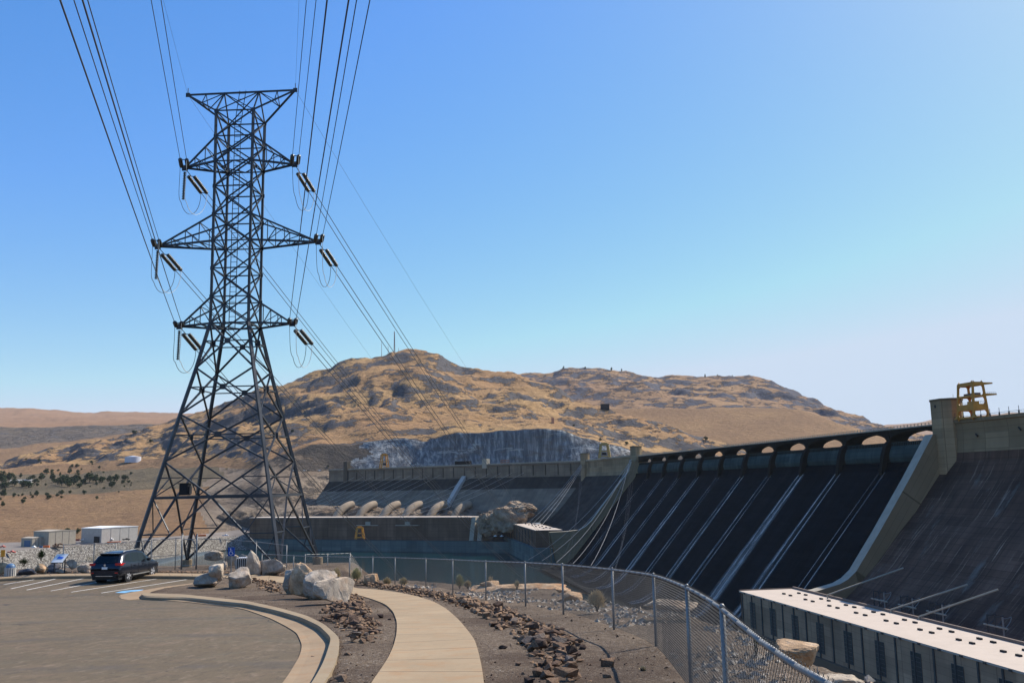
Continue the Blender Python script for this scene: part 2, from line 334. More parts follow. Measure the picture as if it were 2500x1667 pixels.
M['edge'] = plain('roof_edge', (.16, .12, .10), .8); M['pane'] = plain('window_panes', (.012, .013, .016), .35, 0, .3, .6, spec=.3); M['pane2'] = plain('window_bars', (.11, .11, .11), .6)
M['penstock'] = plain('penstock_concrete', (.31, .235, .16), .9, 0, .2, .15); M['sunc'] = plain('pale_concrete', (.36, .32, .25), .9, 0, .15, .2)
M['yellow'] = plain('crane_yellow', (.46, .205, .025), .55, 0, .2, .3); M['orange'] = plain('orange_paint', (.75, .16, .03), .6, 0, .15, .5)
M['dark'] = plain('dark_opening', (.012, .012, .014), .8); M['black'] = plain('black_rubber', (.02, .02, .021), .8, 0, .2, 8)
M['bwall'] = plain('pale_building', (.36, .31, .245), .9, 0, .1, .3); M['bwall2'] = plain('white_building', (.42, .39, .35), .9, 0, .1, .3); M['bluedoor'] = plain('blue_door', (.06, .12, .22), .6)
M['white'] = plain('white_paint', (.8, .8, .78), .5, 0, .05, 2); M['bluesign'] = plain('blue_sign', (.01, .06, .30), .45, 0, .05, 2); M['signblue'] = plain('panel_blue', (.05, .16, .62), .5, 0, .2, 3)
M['binwood'] = plain('bin_slats', (.42, .40, .37), .8, 0, .15, 4); M['bindome'] = plain('blue_dome', (.10, .18, .30), .4, 0, .1, 2); M['orangesign'] = plain('orange_sign', (.75, .33, .03), .5, 0, .1, 3)
M['carpaint'] = plain('dark_blue_car_paint', (.022, .028, .042), .18, .5, .1, 1, spec=.6); M['carglass'] = plain('tinted_glass', (.006, .008, .01), .1, 0, .1, 1, spec=.3)
M['chrome'] = plain('bright_metal', (.62, .63, .65), .25, .9, .05, 3); M['taillight'] = plain('red_tail_lamp', (.5, .02, .02), .2, 0, .1, 4, spec=.6)
M['plasticdk'] = plain('dark_trim', (.018, .018, .02), .55, 0, .1, 4); M['rimgrey'] = plain('rim_silver', (.55, .55, .56), .35, .3, .05, 3); M['tank'] = plain('tank_steel', (.50, .52, .58), .6, 0, .08, .3)
M['tree1'] = m_sage('tree_leaves', (.020, .035, .014), (.05, .075, .03)); M['bush'] = m_sage('sage_leaves', (.36, .33, .16), (.55, .50, .28)); M['bush2'] = m_sage('dry_brush', (.42, .33, .19), (.60, .50, .32))
M['bark'] = plain('bark', (.07, .055, .04), .95)
M['rkW'] = m_boulder('white_boulder', (.24, .185, .14), (.48, .39, .295), (.70, .60, .47)); M['rkG'] = m_boulder('grey_boulder', (.17, .14, .112), (.37, .31, .245), (.58, .50, .40))
M['rkO'] = m_boulder('orange_boulder', (.24, .155, .09), (.52, .34, .20), (.72, .56, .40)); M['rkD'] = m_boulder('shaded_boulder', (.05, .05, .055), (.11, .11, .12), (.2, .2, .21)); M['rkB'] = m_boulder('brown_boulder', (.17, .14, .11), (.40, .33, .26), (.60, .52, .43))  # rkD: shade on two boulders put into a dark rock colour
M['knoll'] = m_boulder('knoll_rock', (.13, .095, .07), (.29, .22, .155), (.50, .40, .29), .09); M['lava'] = m_rubble(); M['palestone'] = m_boulder('pale_stone', (.24, .205, .17), (.40, .355, .30), (.60, .55, .48), 6)
M['mast'] = plain('mast_steel', (.30, .27, .27), .6)

# ================================================================== terrain and water
def tab(T, X):
    T = sorted(T); xs = [t[0] for t in T]; return np.interp(X, xs, [t[1] for t in T]), np.interp(X, xs, [t[2] for t in T])
def fbm(p, sc, oct_=6): return mnoise.fractal(Vector((p[0]*sc, p[1]*sc, p[2]*sc)), .72, 2.1, oct_, noise_basis='PERLIN_ORIGINAL')
def relief(name, keys, x0, x1, dx, rows, amps, mats, mfun=None, sc=.006, stepped=0.0):
    """hill sheet through (column, row, distance) control lines; rows[i] subdivisions between line i and i+1"""
    X = np.arange(x0, x1+.1, dx); K = len(keys); ln = []
    for T in keys:
        if len(T) == 2 and callable(T[1]): pass
        y, Y = tab(T, X)
        ln.append(np.array([aty(a, b, c) for a, b, c in zip(X, y, Y)]))
    G = []; kk = []
    for i in range(K-1):
        for j in range(rows[i]):
            t = j/rows[i]; G.append(ln[i]*(1-t)+ln[i+1]*t); kk.append((i, amps[i]*(1-t)+amps[i+1]*t))
    G.append(ln[-1]); kk.append((K-2, amps[-1])); G = np.array(G)
    for r in range(len(G)):
        a = kk[r][1]
        if a <= 0: continue
        for c in range(G.shape[1]):
            p = G[r, c]
            n = fbm(p, sc, 8); n2 = mnoise.noise(Vector(p)*sc*2.7)
            rg = 1-abs(mnoise.noise(Vector((p[0]*sc*1.3, p[1]*sc*1.3, p[2]*sc*4))))*2
            G[r, c, 2] += a*(n*.55+n2*.3+.25*max(0, rg-.55)*2)
            G[r, c, 2] += a*.16*(.5-abs(mnoise.noise(Vector((p[0]*sc*6, p[1]*sc*6, p[2]*sc*12))))*2)+a*.07*mnoise.noise(Vector(p)*sc*17)
            G[r, c, 1] -= a*1.2*n2
    mb = MB(); mb.grid(G)
    nc = G.shape[1]
    if mfun:
        for q in range(len(mb.f)): mb.mi[q] = mfun(kk[q//(nc-1)][0], X[q % (nc-1)]+75*mnoise.noise(Vector((q//(nc-1)*.16, X[q % (nc-1)]*.012, 3.3)))+26*mnoise.noise(Vector((q//(nc-1)*.55, X[q % (nc-1)]*.05, 1.7))))
    o = mb.build(name, mats, None, True, fixn=False)
    o['kind'] = 'structure'; return o, G, X
RIDGE = [(-300, 1165, 2900), (0, 1135, 2750), (60, 1110, 2750), (120, 1092, 2800), (200, 1080, 2800), (300, 1060, 2850), (400, 1037, 2900), (430, 1025, 2900), (500, 1000, 2850), (545, 985, 2850), (600, 965, 2800), (680, 943, 2750), (740, 923, 2720), (800, 905, 2700), (850, 888, 2680), (900, 877, 2660), (950, 868, 2650), (1000, 862, 2640), (1040, 861, 2630), (1070, 868, 2620), (1100, 888, 2600), (1130, 900, 2600), (1190, 908, 2560), (1240, 916, 2540), (1290, 926, 2500), (1340, 940, 2460), (1380, 958, 2420), (1400, 973, 2400), (1430, 985, 2360), (1480, 998, 2300), (1530, 1010, 2240), (1600, 1030, 2300), (1700, 1062, 2350), (1760, 1080, 2400), (1820, 1096, 2450), (1900, 1112, 2500)]
KA = [
 [(-300, 1408, 900), (0, 1396, 925), (376, 1366, 1098), (476, 1349, 1215), (560, 1341, 1290), (640, 1341, 1300), (700, 1268, 1330), (800, 1268, 1400), (1100, 1262, 1450), (1545, 1200, 1500), (1900, 1180, 1900)],
 [(-300, 1352, 940), (0, 1347, 957), (130, 1336, 1030), (376, 1319, 1125), (476, 1313, 1240), (560, 1310, 1310), (640, 1300, 1330), (700, 1250, 1360), (800, 1245, 1440), (1100, 1240, 1480), (1545, 1185, 1560), (1900, 1175, 1950)],
 [(-300, 1326, 1130), (0, 1324, 1140), (250, 1318, 1180), (376, 1312, 1200), (476, 1305, 1270), (560, 1296, 1340), (640, 1283, 1370), (700, 1235, 1400), (800, 1205, 1500), (1100, 1200, 1530), (1545, 1165, 1600), (1900, 1165, 2000)],
 [(-300, 1212, 1700), (0, 1212, 1700), (200, 1207, 1700), (376, 1195, 1650), (476, 1190, 1600), (560, 1190, 1550), (640, 1195, 1460), (700, 1195, 1450), (760, 1165, 1530), (800, 1158, 1560), (1545, 1145, 1640), (1900, 1145, 2050)],
 [(-300, 1160, 2350), (0, 1160, 2300), (200, 1156, 2250), (376, 1145, 2100), (476, 1140, 1950), (560, 1140, 1800), (640, 1148, 1580), (700, 1150, 1560), (800, 1152, 1590), (1545, 1132, 1680), (1900, 1130, 2100)],
 [(-300, 1158, 2450), (0, 1148, 2450), (200, 1130, 2400), (376, 1120, 2250), (476, 1118, 2080), (560, 1120, 1900), (640, 1128, 1640), (700, 1110, 1615), (760, 1090, 1625), (850, 1083, 1630), (960, 1072, 1640), (1045, 1078, 1645), (1120, 1055, 1650), (1300, 1056, 1660), (1370, 1054, 1675), (1450, 1075, 1700), (1545, 1108, 1720), (1700, 1112, 1900), (1900, 1120, 2200)],
 [(-300, 1162, 2700), (0, 1142, 2550), (200, 1105, 2550), (400, 1072, 2520), (560, 1048, 2300), (700, 1020, 2150), (800, 1000, 2120), (900, 985, 2100), (1000, 975, 2080), (1100, 990, 2080), (1200, 1000, 2080), (1300, 1010, 2060), (1400, 1028, 2020), (1545, 1062, 1950), (1700, 1085, 2100), (1900, 1116, 2300)],
 RIDGE,
 [(x, y+25, Y+900) for x, y, Y in RIDGE]]
def mfA(k, x):
    if k == 0: return 1 if x < 650 else 4
    if k == 1: return 2 if x < 640 else 4
    if k == 2: return 3 if x < 520 else 4
    if k == 3: return 6 if x < 520 else 4
    if k == 4: return 5 if 860 <= x <= 1545 else 4 if x > 640 else 3
    return 0
o, GA, XA = relief('hill', KA, -300, 1900, 5, [3, 4, 12, 10, 16, 34, 26, 6], [1.2, .3, 0, 5, 7, 10, 38, 20, 30], [M['hill'], M['riprap'], M['yard'], M['hillL'], M['rockslope'], M['cliff'], M['terrace']], mfA, .0042)
KB = [[(-300, 1175, 2700), (560, 1120, 2950)],
      [(-300, 1100, 3650), (0, 1093, 3700), (200, 1075, 3800), (350, 1052, 3900), (560, 1040, 4000)],
      [(-300, 1046, 4000), (0, 1044, 4050), (150, 1041, 4100), (350, 1036, 4150), (560, 1032, 4200)],
      [(-300, 1034, 6000), (560, 1024, 6000)],
      [(-300, 1003, 8500), (0, 997, 8500), (60, 996, 8500), (140, 1001, 8500), (230, 1008, 8500), (300, 1005, 8500), (420, 1008, 8500), (520, 1011, 8500), (700, 1018, 8500)],
      [(-300, 1030, 9500), (700, 1040, 9500)]]
relief('hill', KB, -300, 700, 6, [10, 14, 8, 14, 3], [5, 14, 14, 14, 16, 20], [M['ridge'], M['mesa'], M['hillL']], lambda k, x: 2 if k == 0 else 1 if k == 1 else 0, .003)
KC = [[(1150, 1085, 2600), (1545, 1115, 2250), (1800, 1118, 2150), (2450, 1130, 2150)],
      [(1150, 1005, 3000), (1400, 1000, 3000), (1500, 997, 3000), (1920, 997, 2900), (1960, 1004, 2850), (2050, 1036, 2750), (2110, 1056, 2700), (2450, 1115, 2700)],
      [(1150, 1006, 3150), (1400, 1001, 3150), (1500, 998, 3150), (1920, 998, 3050), (1960, 1003, 3000), (2050, 1031, 2850), (2110, 1052, 2800), (2450, 1112, 2800)],
      [(1150, 965, 3500), (1400, 952, 3500), (1700, 960, 3450), (1900, 972, 3350), (2000, 1008, 3150), (2110, 1042, 2950), (2450, 1105, 2900)],
      [(1100, 930, 4100), (1230, 918, 4100), (1290, 914, 4100), (1350, 915, 4050), (1375, 903, 4000), (1420, 900, 4000), (1480, 902, 4000), (1530, 905, 4000), (1580, 914, 4000), (1610, 920, 4000), (1640, 917, 3950), (1700, 921, 3950), (1760, 924, 3900), (1800, 920, 3900), (1828, 916, 3900), (1850, 919, 3880), (1880, 926, 3850), (1920, 945, 3800), (1960, 966, 3700), (2010, 990, 3550), (2060, 1005, 3400), (2110, 1023, 3250), (2170, 1043, 3150), (2250, 1064, 3050), (2450, 1100, 3000)],
      [(1100, 950, 5200), (2450, 1110, 3800)]]
relief('hill', KC, 1120, 2450, 6, [24, 3, 18, 26, 3], [3, 3, 8, 40, 22, 20], [M['hillR'], M['hillL']], lambda k, x: 1 if k <= 1 else 0, .0035)
relief('hill', [[(2000, 1080, 9000), (2900, 1060, 9000)], [(2000, 1052, 13000), (2100, 1046, 13000), (2180, 1036, 13000), (2256, 1028, 13000), (2300, 1022, 13000), (2420, 1011, 13000), (2470, 1007, 13000), (2520, 1009, 13000), (2700, 1016, 13000), (2900, 1010, 13000)], [(2000, 1070, 16000), (2900, 1050, 16000)]], 2000, 2900, 15, [8, 3], [0, 25, 0], [M['ridge']], None, .002)
def zat(px, py, Y): return Vector(aty(px, py, Y))

# river
mb = MB(); gx = np.linspace(-3000, 3000, 41); gy = np.linspace(-400, 4200, 41)
mb.grid([[(x, y, WATER) for x in gx] for y in gy]); o = mb.build('river_water', M['water'], None, fixn=False); o['kind'] = 'structure'

# near ground: gravel sheet that steps down where the asphalt lies and falls away as the river bank
EDGE = [(-200, 84), (-80, 84), (-14, 82), (-11.5, 60), (-9, 53), (-7, 50.5), (-4.8, 49.5), (-3.4, 48), (-1.3, 45.5), (.2, 44.5), (1.4, 42), (2, 36.5), (2.6, 30.5), (3.6, 27.5), (4.3, 24), (4.4, 18), (4.2, 13), (4.4, 10), (5, 7), (6, 3), (7, -5), (7, -40)]
KO = [(345, 1452), (348, 1455.5), (362, 1457), (446, 1459), (565, 1472), (600, 1475.4), (674, 1492), (734, 1509.6), (778.6, 1530.5), (808, 1560), (799, 1587), (790, 1614), (778.6, 1637.6), (762, 1667), (735, 1705), (690, 1760), (600, 1850)]
KI = [(352, 1447), (356, 1448.5), (368, 1449.5), (446, 1451.5), (565, 1464.6), (600, 1468), (674, 1484), (749, 1505), (793, 1527.5), (829, 1560), (827.7, 1590), (820, 1623), (808, 1647), (795, 1667), (768, 1708), (722, 1768), (630, 1870)]
GE = [(338, 1458), (347, 1461), (362, 1462.5), (446, 1467.5), (565, 1480.5), (600, 1487), (659.5, 1508), (698, 1527.5), (725, 1544), (738, 1574), (731, 1602), (716, 1625.7), (705, 1645), (689, 1667), (660, 1705), (610, 1765), (510, 1865)]
FK = [(-420, 1446), (-300, 1436), (-150, 1424), (0, 1413), (60, 1410), (119, 1407), (223, 1406), (300, 1406.3), (374, 1406.5), (470, 1407.5), (520, 1409)]      # top front edge of the far kerb
AS = .13
ko = [gp(*p) for p in KO]; ki = [gp(*p) for p in KI]; ge = [gp(*p, -AS+.02) for p in GE]; fk = [gp(*p) for p in FK]
km = [(a+b)*.5 for a, b in zip(ko, ki)]
tipx = [gp(*p) for p in [(470, 1424), (420, 1431), (380, 1439)]]
APOLY = [(p.x, p.y) for p in km[::-1]] + [(p.x, p.y) for p in tipx[::-1]] + [(gp(500, 1419).x, gp(500, 1419).y), (fk[-1].x, fk[-1].y+.12)] + [(p.x, p.y+.12) for p in fk[::-1][1:]] + [(-60, 40), (-60, -20), (km[-1].x-.5, -20)]
def inside_dist(P, poly, closed=True):
    P = np.asarray(P); n = len(poly); A = np.array(poly); B = np.roll(A, -1, 0)
    ins = np.zeros(len(P), bool); dist = np.full(len(P), 1e9)
    for i in range(n if closed else n-1):
        a, b = A[i], B[i]
        if closed:
            c = (a[1] > P[:, 1]) != (b[1] > P[:, 1])
            with np.errstate(divide='ignore', invalid='ignore'):
                ins ^= c & (P[:, 0] < (b[0]-a[0])*(P[:, 1]-a[1])/(b[1]-a[1]+1e-12)+a[0])
        ab = b-a; t = np.clip(((P-a)@ab)/(ab@ab+1e-12), 0, 1); dist = np.minimum(dist, np.linalg.norm(P-(a+t[:, None]*ab), axis=1))
    return ins, dist
GX = np.concatenate([np.arange(-200, -60, 10), np.arange(-60, -30, 1.2), np.arange(-30, 9, .2), np.arange(9, 30, .7), np.arange(30, 140, 6), [160, 260]])
GY = np.concatenate([np.arange(-40, 6, 2.5), np.arange(6, 60, .2), np.arange(60, 90, .8), np.arange(90, 220, 7), [260]])
gxx, gyy = np.meshgrid(GX, GY); P2 = np.stack([gxx.ravel(), gyy.ravel()], 1)
LAND = EDGE + [(-200, -40)]
inl, dl = inside_dist(P2, LAND); _, dle = inside_dist(P2, EDGE, False)
Z = g1(P2[:, 0], P2[:, 1])
ina, da = inside_dist(P2, APOLY)
Z = np.where(ina & inl, Z-.5*np.clip(da/.12, 0, 1), Z)
far = ~inl
lump = np.array([mnoise.noise(Vector((x*.45, y*.45, 0)))*.5+mnoise.noise(Vector((x*1.7, y*1.7, 3)))*.22 for x, y in P2])
micro = np.array([mnoise.noise(Vector((x*2.3, y*2.3, 1)))*.5+mnoise.noise(Vector((x*.6, y*.6, 7))) for x, y in P2])
Z = np.where(far, Z-.85*dle+lump*np.clip(dle*.5, 0, 4), Z)
Z = np.where(inl & ~ina, Z+.018*micro, Z)
Z = np.where(inl & (dle < 4) & ~ina, Z+lump*.22*(1-dle/4), Z)
Z = np.maximum(Z, WATER-4)
mb = MB(); mb.grid(np.stack([gxx, gyy, Z.reshape(gxx.shape)], -1))
o = mb.build('gravel_ground', M['ground'], None, True, fixn=False); o['kind'] = 'structure'
def gz(x, y): return float(g1(np.array([x]), np.array([y]))[0])

# asphalt sheet under the gravel's step
ax_ = np.arange(-60, 1.1, .5); ay_ = np.concatenate([np.arange(-20, 46, 1.), [46, YF, 47, 48, 49, 50, 51, 52, 53, 54, 55, 56, 57, 57.6]])
xx, yy = np.meshgrid(ax_, ay_); mb = MB(); mb.grid(np.stack([xx, yy, g0(yy)-AS], -1))
fc = np.array([[(mb.v[f[0]][k]+mb.v[f[2]][k])*.5 for k in (0, 1)] for f in mb.f]); fi, fd = inside_dist(fc, APOLY); kp = [q for q in range(len(mb.f)) if fi[q] or fd[q] < 1.6]
mb.f = [mb.f[q] for q in kp]; mb.mi = [0]*len(kp); mb.uv = [None]*len(kp)
o = mb.build('parking_lot_asphalt', M['asphalt'], None, fixn=False); o['kind'] = 'structure'

def resamp(L, n):
    L = np.array([tuple(p) for p in L]); d = np.r_[0, np.cumsum(np.linalg.norm(np.diff(L, axis=0), axis=1))]
    t = np.linspace(0, d[-1], n); return np.stack([np.interp(t, d, L[:, k]) for k in range(3)], 1)
def smooth(L, n=3):
    L = np.array(L)
    for _ in range(n): L[1:-1] = .25*L[:-2]+.5*L[1:-1]+.25*L[2:]
    return L
# island kerb and gutter
n = 90
O = smooth(resamp(ko, n)); I = smooth(resamp(ki, n)); E = smooth(resamp(ge, n))
rows = [O+np.array([0, 0, -.16]), O+np.array([0, 0, -.02]), O*.93+I*.07+np.array([0, 0, .035]), I+np.array([0, 0, .04]), I+np.array([0, 0, -.06])]
mb = MB(); G = np.array(rows); cl = np.r_[0, np.cumsum(np.linalg.norm(np.diff(O, axis=0), axis=1))]
mb.grid(G, 0, [[(r*.1, c) for c in cl] for r in range(5)]); mb.face([G[k][0] for k in range(5)], 0, [(0, 0)]*5)
o = mb.build('kerb', M['kerb'], None, fixn=False); o['kind'] = 'structure'
mb = MB(); mb.grid([O+np.array([0, 0, -AS+.03]), O*.3+E*.7+np.array([0, 0, -.01*.3-AS*.3]), E+np.array([0, 0, .012]), E+np.array([0, 0, -.05])], 0, None)
for i in range(len(mb.v)):
    x, y, z = mb.v[i]; mb.v[i] = (x, y, float(g0(np.array([y]))[0])-AS+(.055 if i < n else .022 if i < 3*n else -.05))
o = mb.build('gutter', M['gutter'], None, fixn=False); o['kind'] = 'structure'
# concrete apron at the island's tip
ap = [gp(*p, -AS+.012) for p in [(289, 1456), (293, 1451), (312, 1447), (345, 1440.5), (400, 1431.5), (470, 1423), (474, 1427.5), (415, 1436), (360, 1447), (350, 1457), (338, 1461.5), (312, 1463.5), (296, 1461)]]
mb = MB(); mb.face(ap); mb.face([p+Vector((0, 0, -.08)) for p in ap][::-1])
for i in range(len(ap)): mb.face([ap[i], ap[i-1], ap[i-1]+Vector((0, 0, -.08)), ap[i]+Vector((0, 0, -.08))])
o = mb.build('pavement_apron', M['gutter']); o['kind'] = 'structure'
# far kerb
F = smooth(resamp(fk, 60)); up = lambda h, dy=0: np.array([0, dy, h])
mb = MB(); mb.grid(np.array([F+up(-.2), F+up(0), F+up(.025, .02), F+up(.025, .17), F+up(-.1, .17)])); o = mb.build('kerb', M['kerb'], None, fixn=False); o['kind'] = 'structure'
# footpath: foreground bend, then along the parking lot
PL = [(870, 1735), (909.5, 1667), (930, 1637.6), (948, 1609), (961.6, 1578), (968.5, 1548), (969, 1518.6), (960, 1494.8), (942, 1477), (912.5, 1465), (883, 1456), (849, 1448), (790, 1437), (687, 1423), (602, 1415), (520, 1409.2), (470, 1407.6), (374, 1406.6), (300, 1406.4), (223, 1406.1), (119, 1407.1), (60, 1410), (0, 1413), (-150, 1424), (-300, 1436)]
PR = [(1188, 1735), (1181, 1667), (1177, 1637.6), (1170, 1602), (1159.5, 1566), (1144.6, 1545), (1121, 1515.6), (1088, 1486), (1058, 1469.5), (1016.7, 1456), (972, 1447), (921, 1439.7), (849, 1431), (692, 1408.5), (602, 1402.5), (530, 1401.3), (470, 1400.8), (374, 1399.8), (300, 1399.8), (223, 1400.4), (119, 1402), (60, 1405), (0, 1408), (-150, 1418), (-300, 1430)]
pl = [gp(*p) for p in PL]; pr = [gp(*p) for p in PR]
for k in range(15, len(pl)): pl[k] = pl[k]+Vector((0, .22, 0))
NS = 260; a = resamp(pl, NS); b = resamp(pr, NS)
# pair both edges by control index so the slabs run square across
def pairs(L, m=12): 
    out = []
    for i in range(len(L)-1):
        for j in range(m): out.append(np.array(L[i])*(1-j/m)+np.array(L[i+1])*j/m)
    out.append(np.array(L[-1])); return np.array(out)
a = smooth(pairs(pl), 14); b = smooth(pairs(pr), 14); PTA, PTB = a.copy(), b.copy()
ml = np.r_[0, np.cumsum(np.linalg.norm(np.diff((a+b)/2, axis=0), axis=1))]
def onground(A, h):
    A = A.copy(); A[:, 2] = [gz(p[0], p[1])+h for p in A]; return A
mid = lambda t: onground(a*(1-t)+b*t, .035)
mb = MB(); rows = [onground(a, -.12), onground(a, .035), mid(.33), mid(.66), onground(b, .035), onground(b, -.12)]
mb.grid(np.array(rows), 0, [[(r, m) for m in ml] for r in (0, 0, .5, 1, 1.5, 1.5)]); o = mb.build('footpath', M['path'], None, fixn=False); o['kind'] = 'structure'

# stall lines and the worn blue marking
mb = MB()
for (x0, y0, x1, y1) in [(-60, 1424, 36, 1414.9), (9, 1425.9, 89, 1413.2), (27, 1436.3, 135, 1412.5), (65, 1439.3, 205, 1411.2), (124, 1441.7, 290, 1411.0), (174, 1444.6, 384, 1412), (247, 1446.7, 455, 1414)]:
    A = gp(x0, y0, -AS+.006); B = gp(x1, y1, -AS+.006); dr = (B-A).normalized(); sx = Vector((dr.y, -dr.x, 0))*.055
    for i in range(10):
        p, q = A.lerp(B, i/10), A.lerp(B, (i+1)/10)
        R = [p-sx, q-sx, q+sx, p+sx]
        for r_ in R: r_.z = float(g0(np.array([r_.y]))[0])-AS+.006
        mb.face(R)
o = mb.build('parking_lines', M['paint']); o['kind'] = 'structure'
mb = MB(); pts = [gp(*p, -AS+.006) for p in [(281, 1446), (300, 1441.5), (318, 1440), (351, 1438.3), (345, 1441), (322, 1443.5), (305, 1446.5)]]; mb.face(pts)
o = mb.build('blue_parking_marking', M['bluepaint']); o['kind'] = 'structure'

# ================================================================== the main dam
dam = thing('concrete_dam', 'long concrete gravity dam with dark wet spillway, arched road bridge and pale abutment towers', 'dam', D(200, 40, WATER))
def dgrid(mb, A, prof, m=0, u0=0):
    """sweep profile (d,z) along crest stations A"""
    cl = np.r_[0, np.cumsum([math.hypot(prof[i+1][0]-prof[i][0], prof[i+1][1]-prof[i][1]) for i in range(len(prof)-1)])]
    G = [[D(a, d, z) for a in A] for d, z in prof]
    mb.grid(G, m, [[(a, c) for a in A] for c in cl])
def dbox(mb, a0, a1, d0, d1, z0, z1, m=0):
    mb.box8([D(a0, d0, z0), D(a1, d0, z0), D(a1, d1, z0), D(a0, d1, z0), D(a0, d0, z1), D(a1, d0, z1), D(a1, d1, z1), D(a0, d1, z1)], m)
PIT = 45.7; A0, A1 = -PIT, 10*PIT
face = [(3, 6), (3.6, 3.5), (5, 1.2), (8, -2.2), (52, -53.5), (66, -70), (74, -77.5), (82, -81.5), (92, -83), (104, -82)]
mb = MB(); dgrid(mb, np.linspace(A0, A1, 60), face); mb.build('spillway_face', M['spill'], dam, True)
# drum gates between piers, bridge on top
for k in range(11):
    a0, a1 = A0+k*PIT+2.2, A0+(k+1)*PIT-2.2
    pr = [(-3.0, 15.6), (0.2, 16.2), (.25, 14.6), (.6, 13.9), (1.4, 12.2), (2.0, 10.2), (2.2, 8.4), (1.9, 6.8), (1.0, 5.2), (-1, 4.2)]
    mb = MB(); dgrid(mb, np.linspace(a0, a1, 8), pr)
    for q in range(26):
        aa = a0+1+(a1-a0-2)*q/25; dbox(mb, aa-.16, aa+.16, .25, .55, 14.2, 15.9, 1)
    mb.build('drum_gate', [M['gate'], M['pierc']], dam, False)
for k in range(1, 11):
    a = A0+k*PIT; mb = MB()
    pr = [(-10, 3), (-10, 17.2), (0.6, 17.2), (1.6, 16.4), (3.2, 14), (4.6, 10.5), (5.6, 6), (6.4, 2), (6.4, -1)]
    mb.prism(pr, lambda d, z, t: D(a-1.6+3.2*t, d, z)); dbox(mb, a-1.1, a+1.1, -9.2, .62, 17.1, 22.6); mb.build('gate_pier', M['pierc'], dam)
mb = MB()   # bridge: arched spandrels, deck, soffits
for k in range(11):
    a0, a1 = A0+k*PIT+1.2, A0+(k+1)*PIT-1.2; ac = (a0+a1)/2; hw = (a1-a0)/2; N = 20
    t = [a0+(a1-a0)*i/N for i in range(N+1)]
    arc = lambda a: 16.9+4.6*math.sqrt(max(0, 1-((a-ac)/hw)**2))*.96
    for (d, fl) in ((.35, 0), (-9.2, 1)):
        mb.grid([[D(a, d, arc(a)) for a in t], [D(a, d, 22.6) for a in t]], 0, None)
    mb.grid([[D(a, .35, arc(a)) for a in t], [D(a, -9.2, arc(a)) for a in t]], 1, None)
    for i in range(N):
        p, q = t[i], t[i+1]; mb.box8([D(p, .3, arc(p)-.12), D(q, .3, arc(q)-.12), D(q, .75, arc(q)-.12), D(p, .75, arc(p)-.12), D(p, .3, arc(p)+.5), D(q, .3, arc(q)+.5), D(q, .75, arc(q)+.5), D(p, .75, arc(p)+.5)], 0)
dbox(mb, A0, A1, -9.8, .9, 22.6, 23.2, 2)
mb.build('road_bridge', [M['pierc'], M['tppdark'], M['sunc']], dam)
mb = MB(); dbox(mb, A0, A1, .55, .8, 24.15, 24.3); dbox(mb, A0, A1, .6, .75, 23.65, 23.75)
for q in range(166): a = A0+q*PIT/15.1; dbox(mb, a-.12, a+.12, .5, .85, 23.2, 24.2)
mb.build('railing', M['sunc'], dam)
# training walls
TW = [(-6, 18.6), (6.1, 18.1), (19.3, -1.5), (37.1, -26.4), (49.3, -42.6), (53.5, -46), (57.7, -48), (68.8, -50.6), (85, -50.9)]
def twall(a0, a1, TW, ou):
    mb = MB(); cl = np.r_[0, np.cumsum([math.hypot(TW[i+1][0]-TW[i][0], TW[i+1][1]-TW[i][1]) for i in range(len(TW)-1)])]
    dn = lambda i: (TW[i][0]-(34 if i < len(TW)-1 else 0), TW[i][1]-40 if i < 6 else -86)
    for a in (a0, a1):
        mb.grid([[D(a, *p) for p in TW], [D(a, p[0]-14, p[1]-10) if i < 5 else D(a, p[0]-8, -86) for i, p in enumerate(TW)]], 0, [[(c*.35, 0) for c in cl], [(c*.35, 16) for c in cl]])
    mb.grid([[D(a0, *p) for p in TW], [D(a1, *p) for p in TW]], 1, None); d, z = TW[-1]
    mb.face([D(a0, d, z), D(a1, d, z), D(a1, d-2, -86), D(a0, d-2, -86)]); return mb.build('training_wall', [M['wallc'], M['sunc']], dam)
w_ = twall(-41, -47.5, TW, 0); w_['label'] = 'pale stained training wall at the near end of the spillway'
w_ = twall(463, 457.5, [(-6, 18), (7, 17.5), (10.1, 8.4), (32, -17.5), (49.6, -39.1), (56, -44.5), (62, -47.5), (76.7, -48.7), (92, -48.9)], 0); w_['label'] = 'dark training wall at the far end of the spillway'
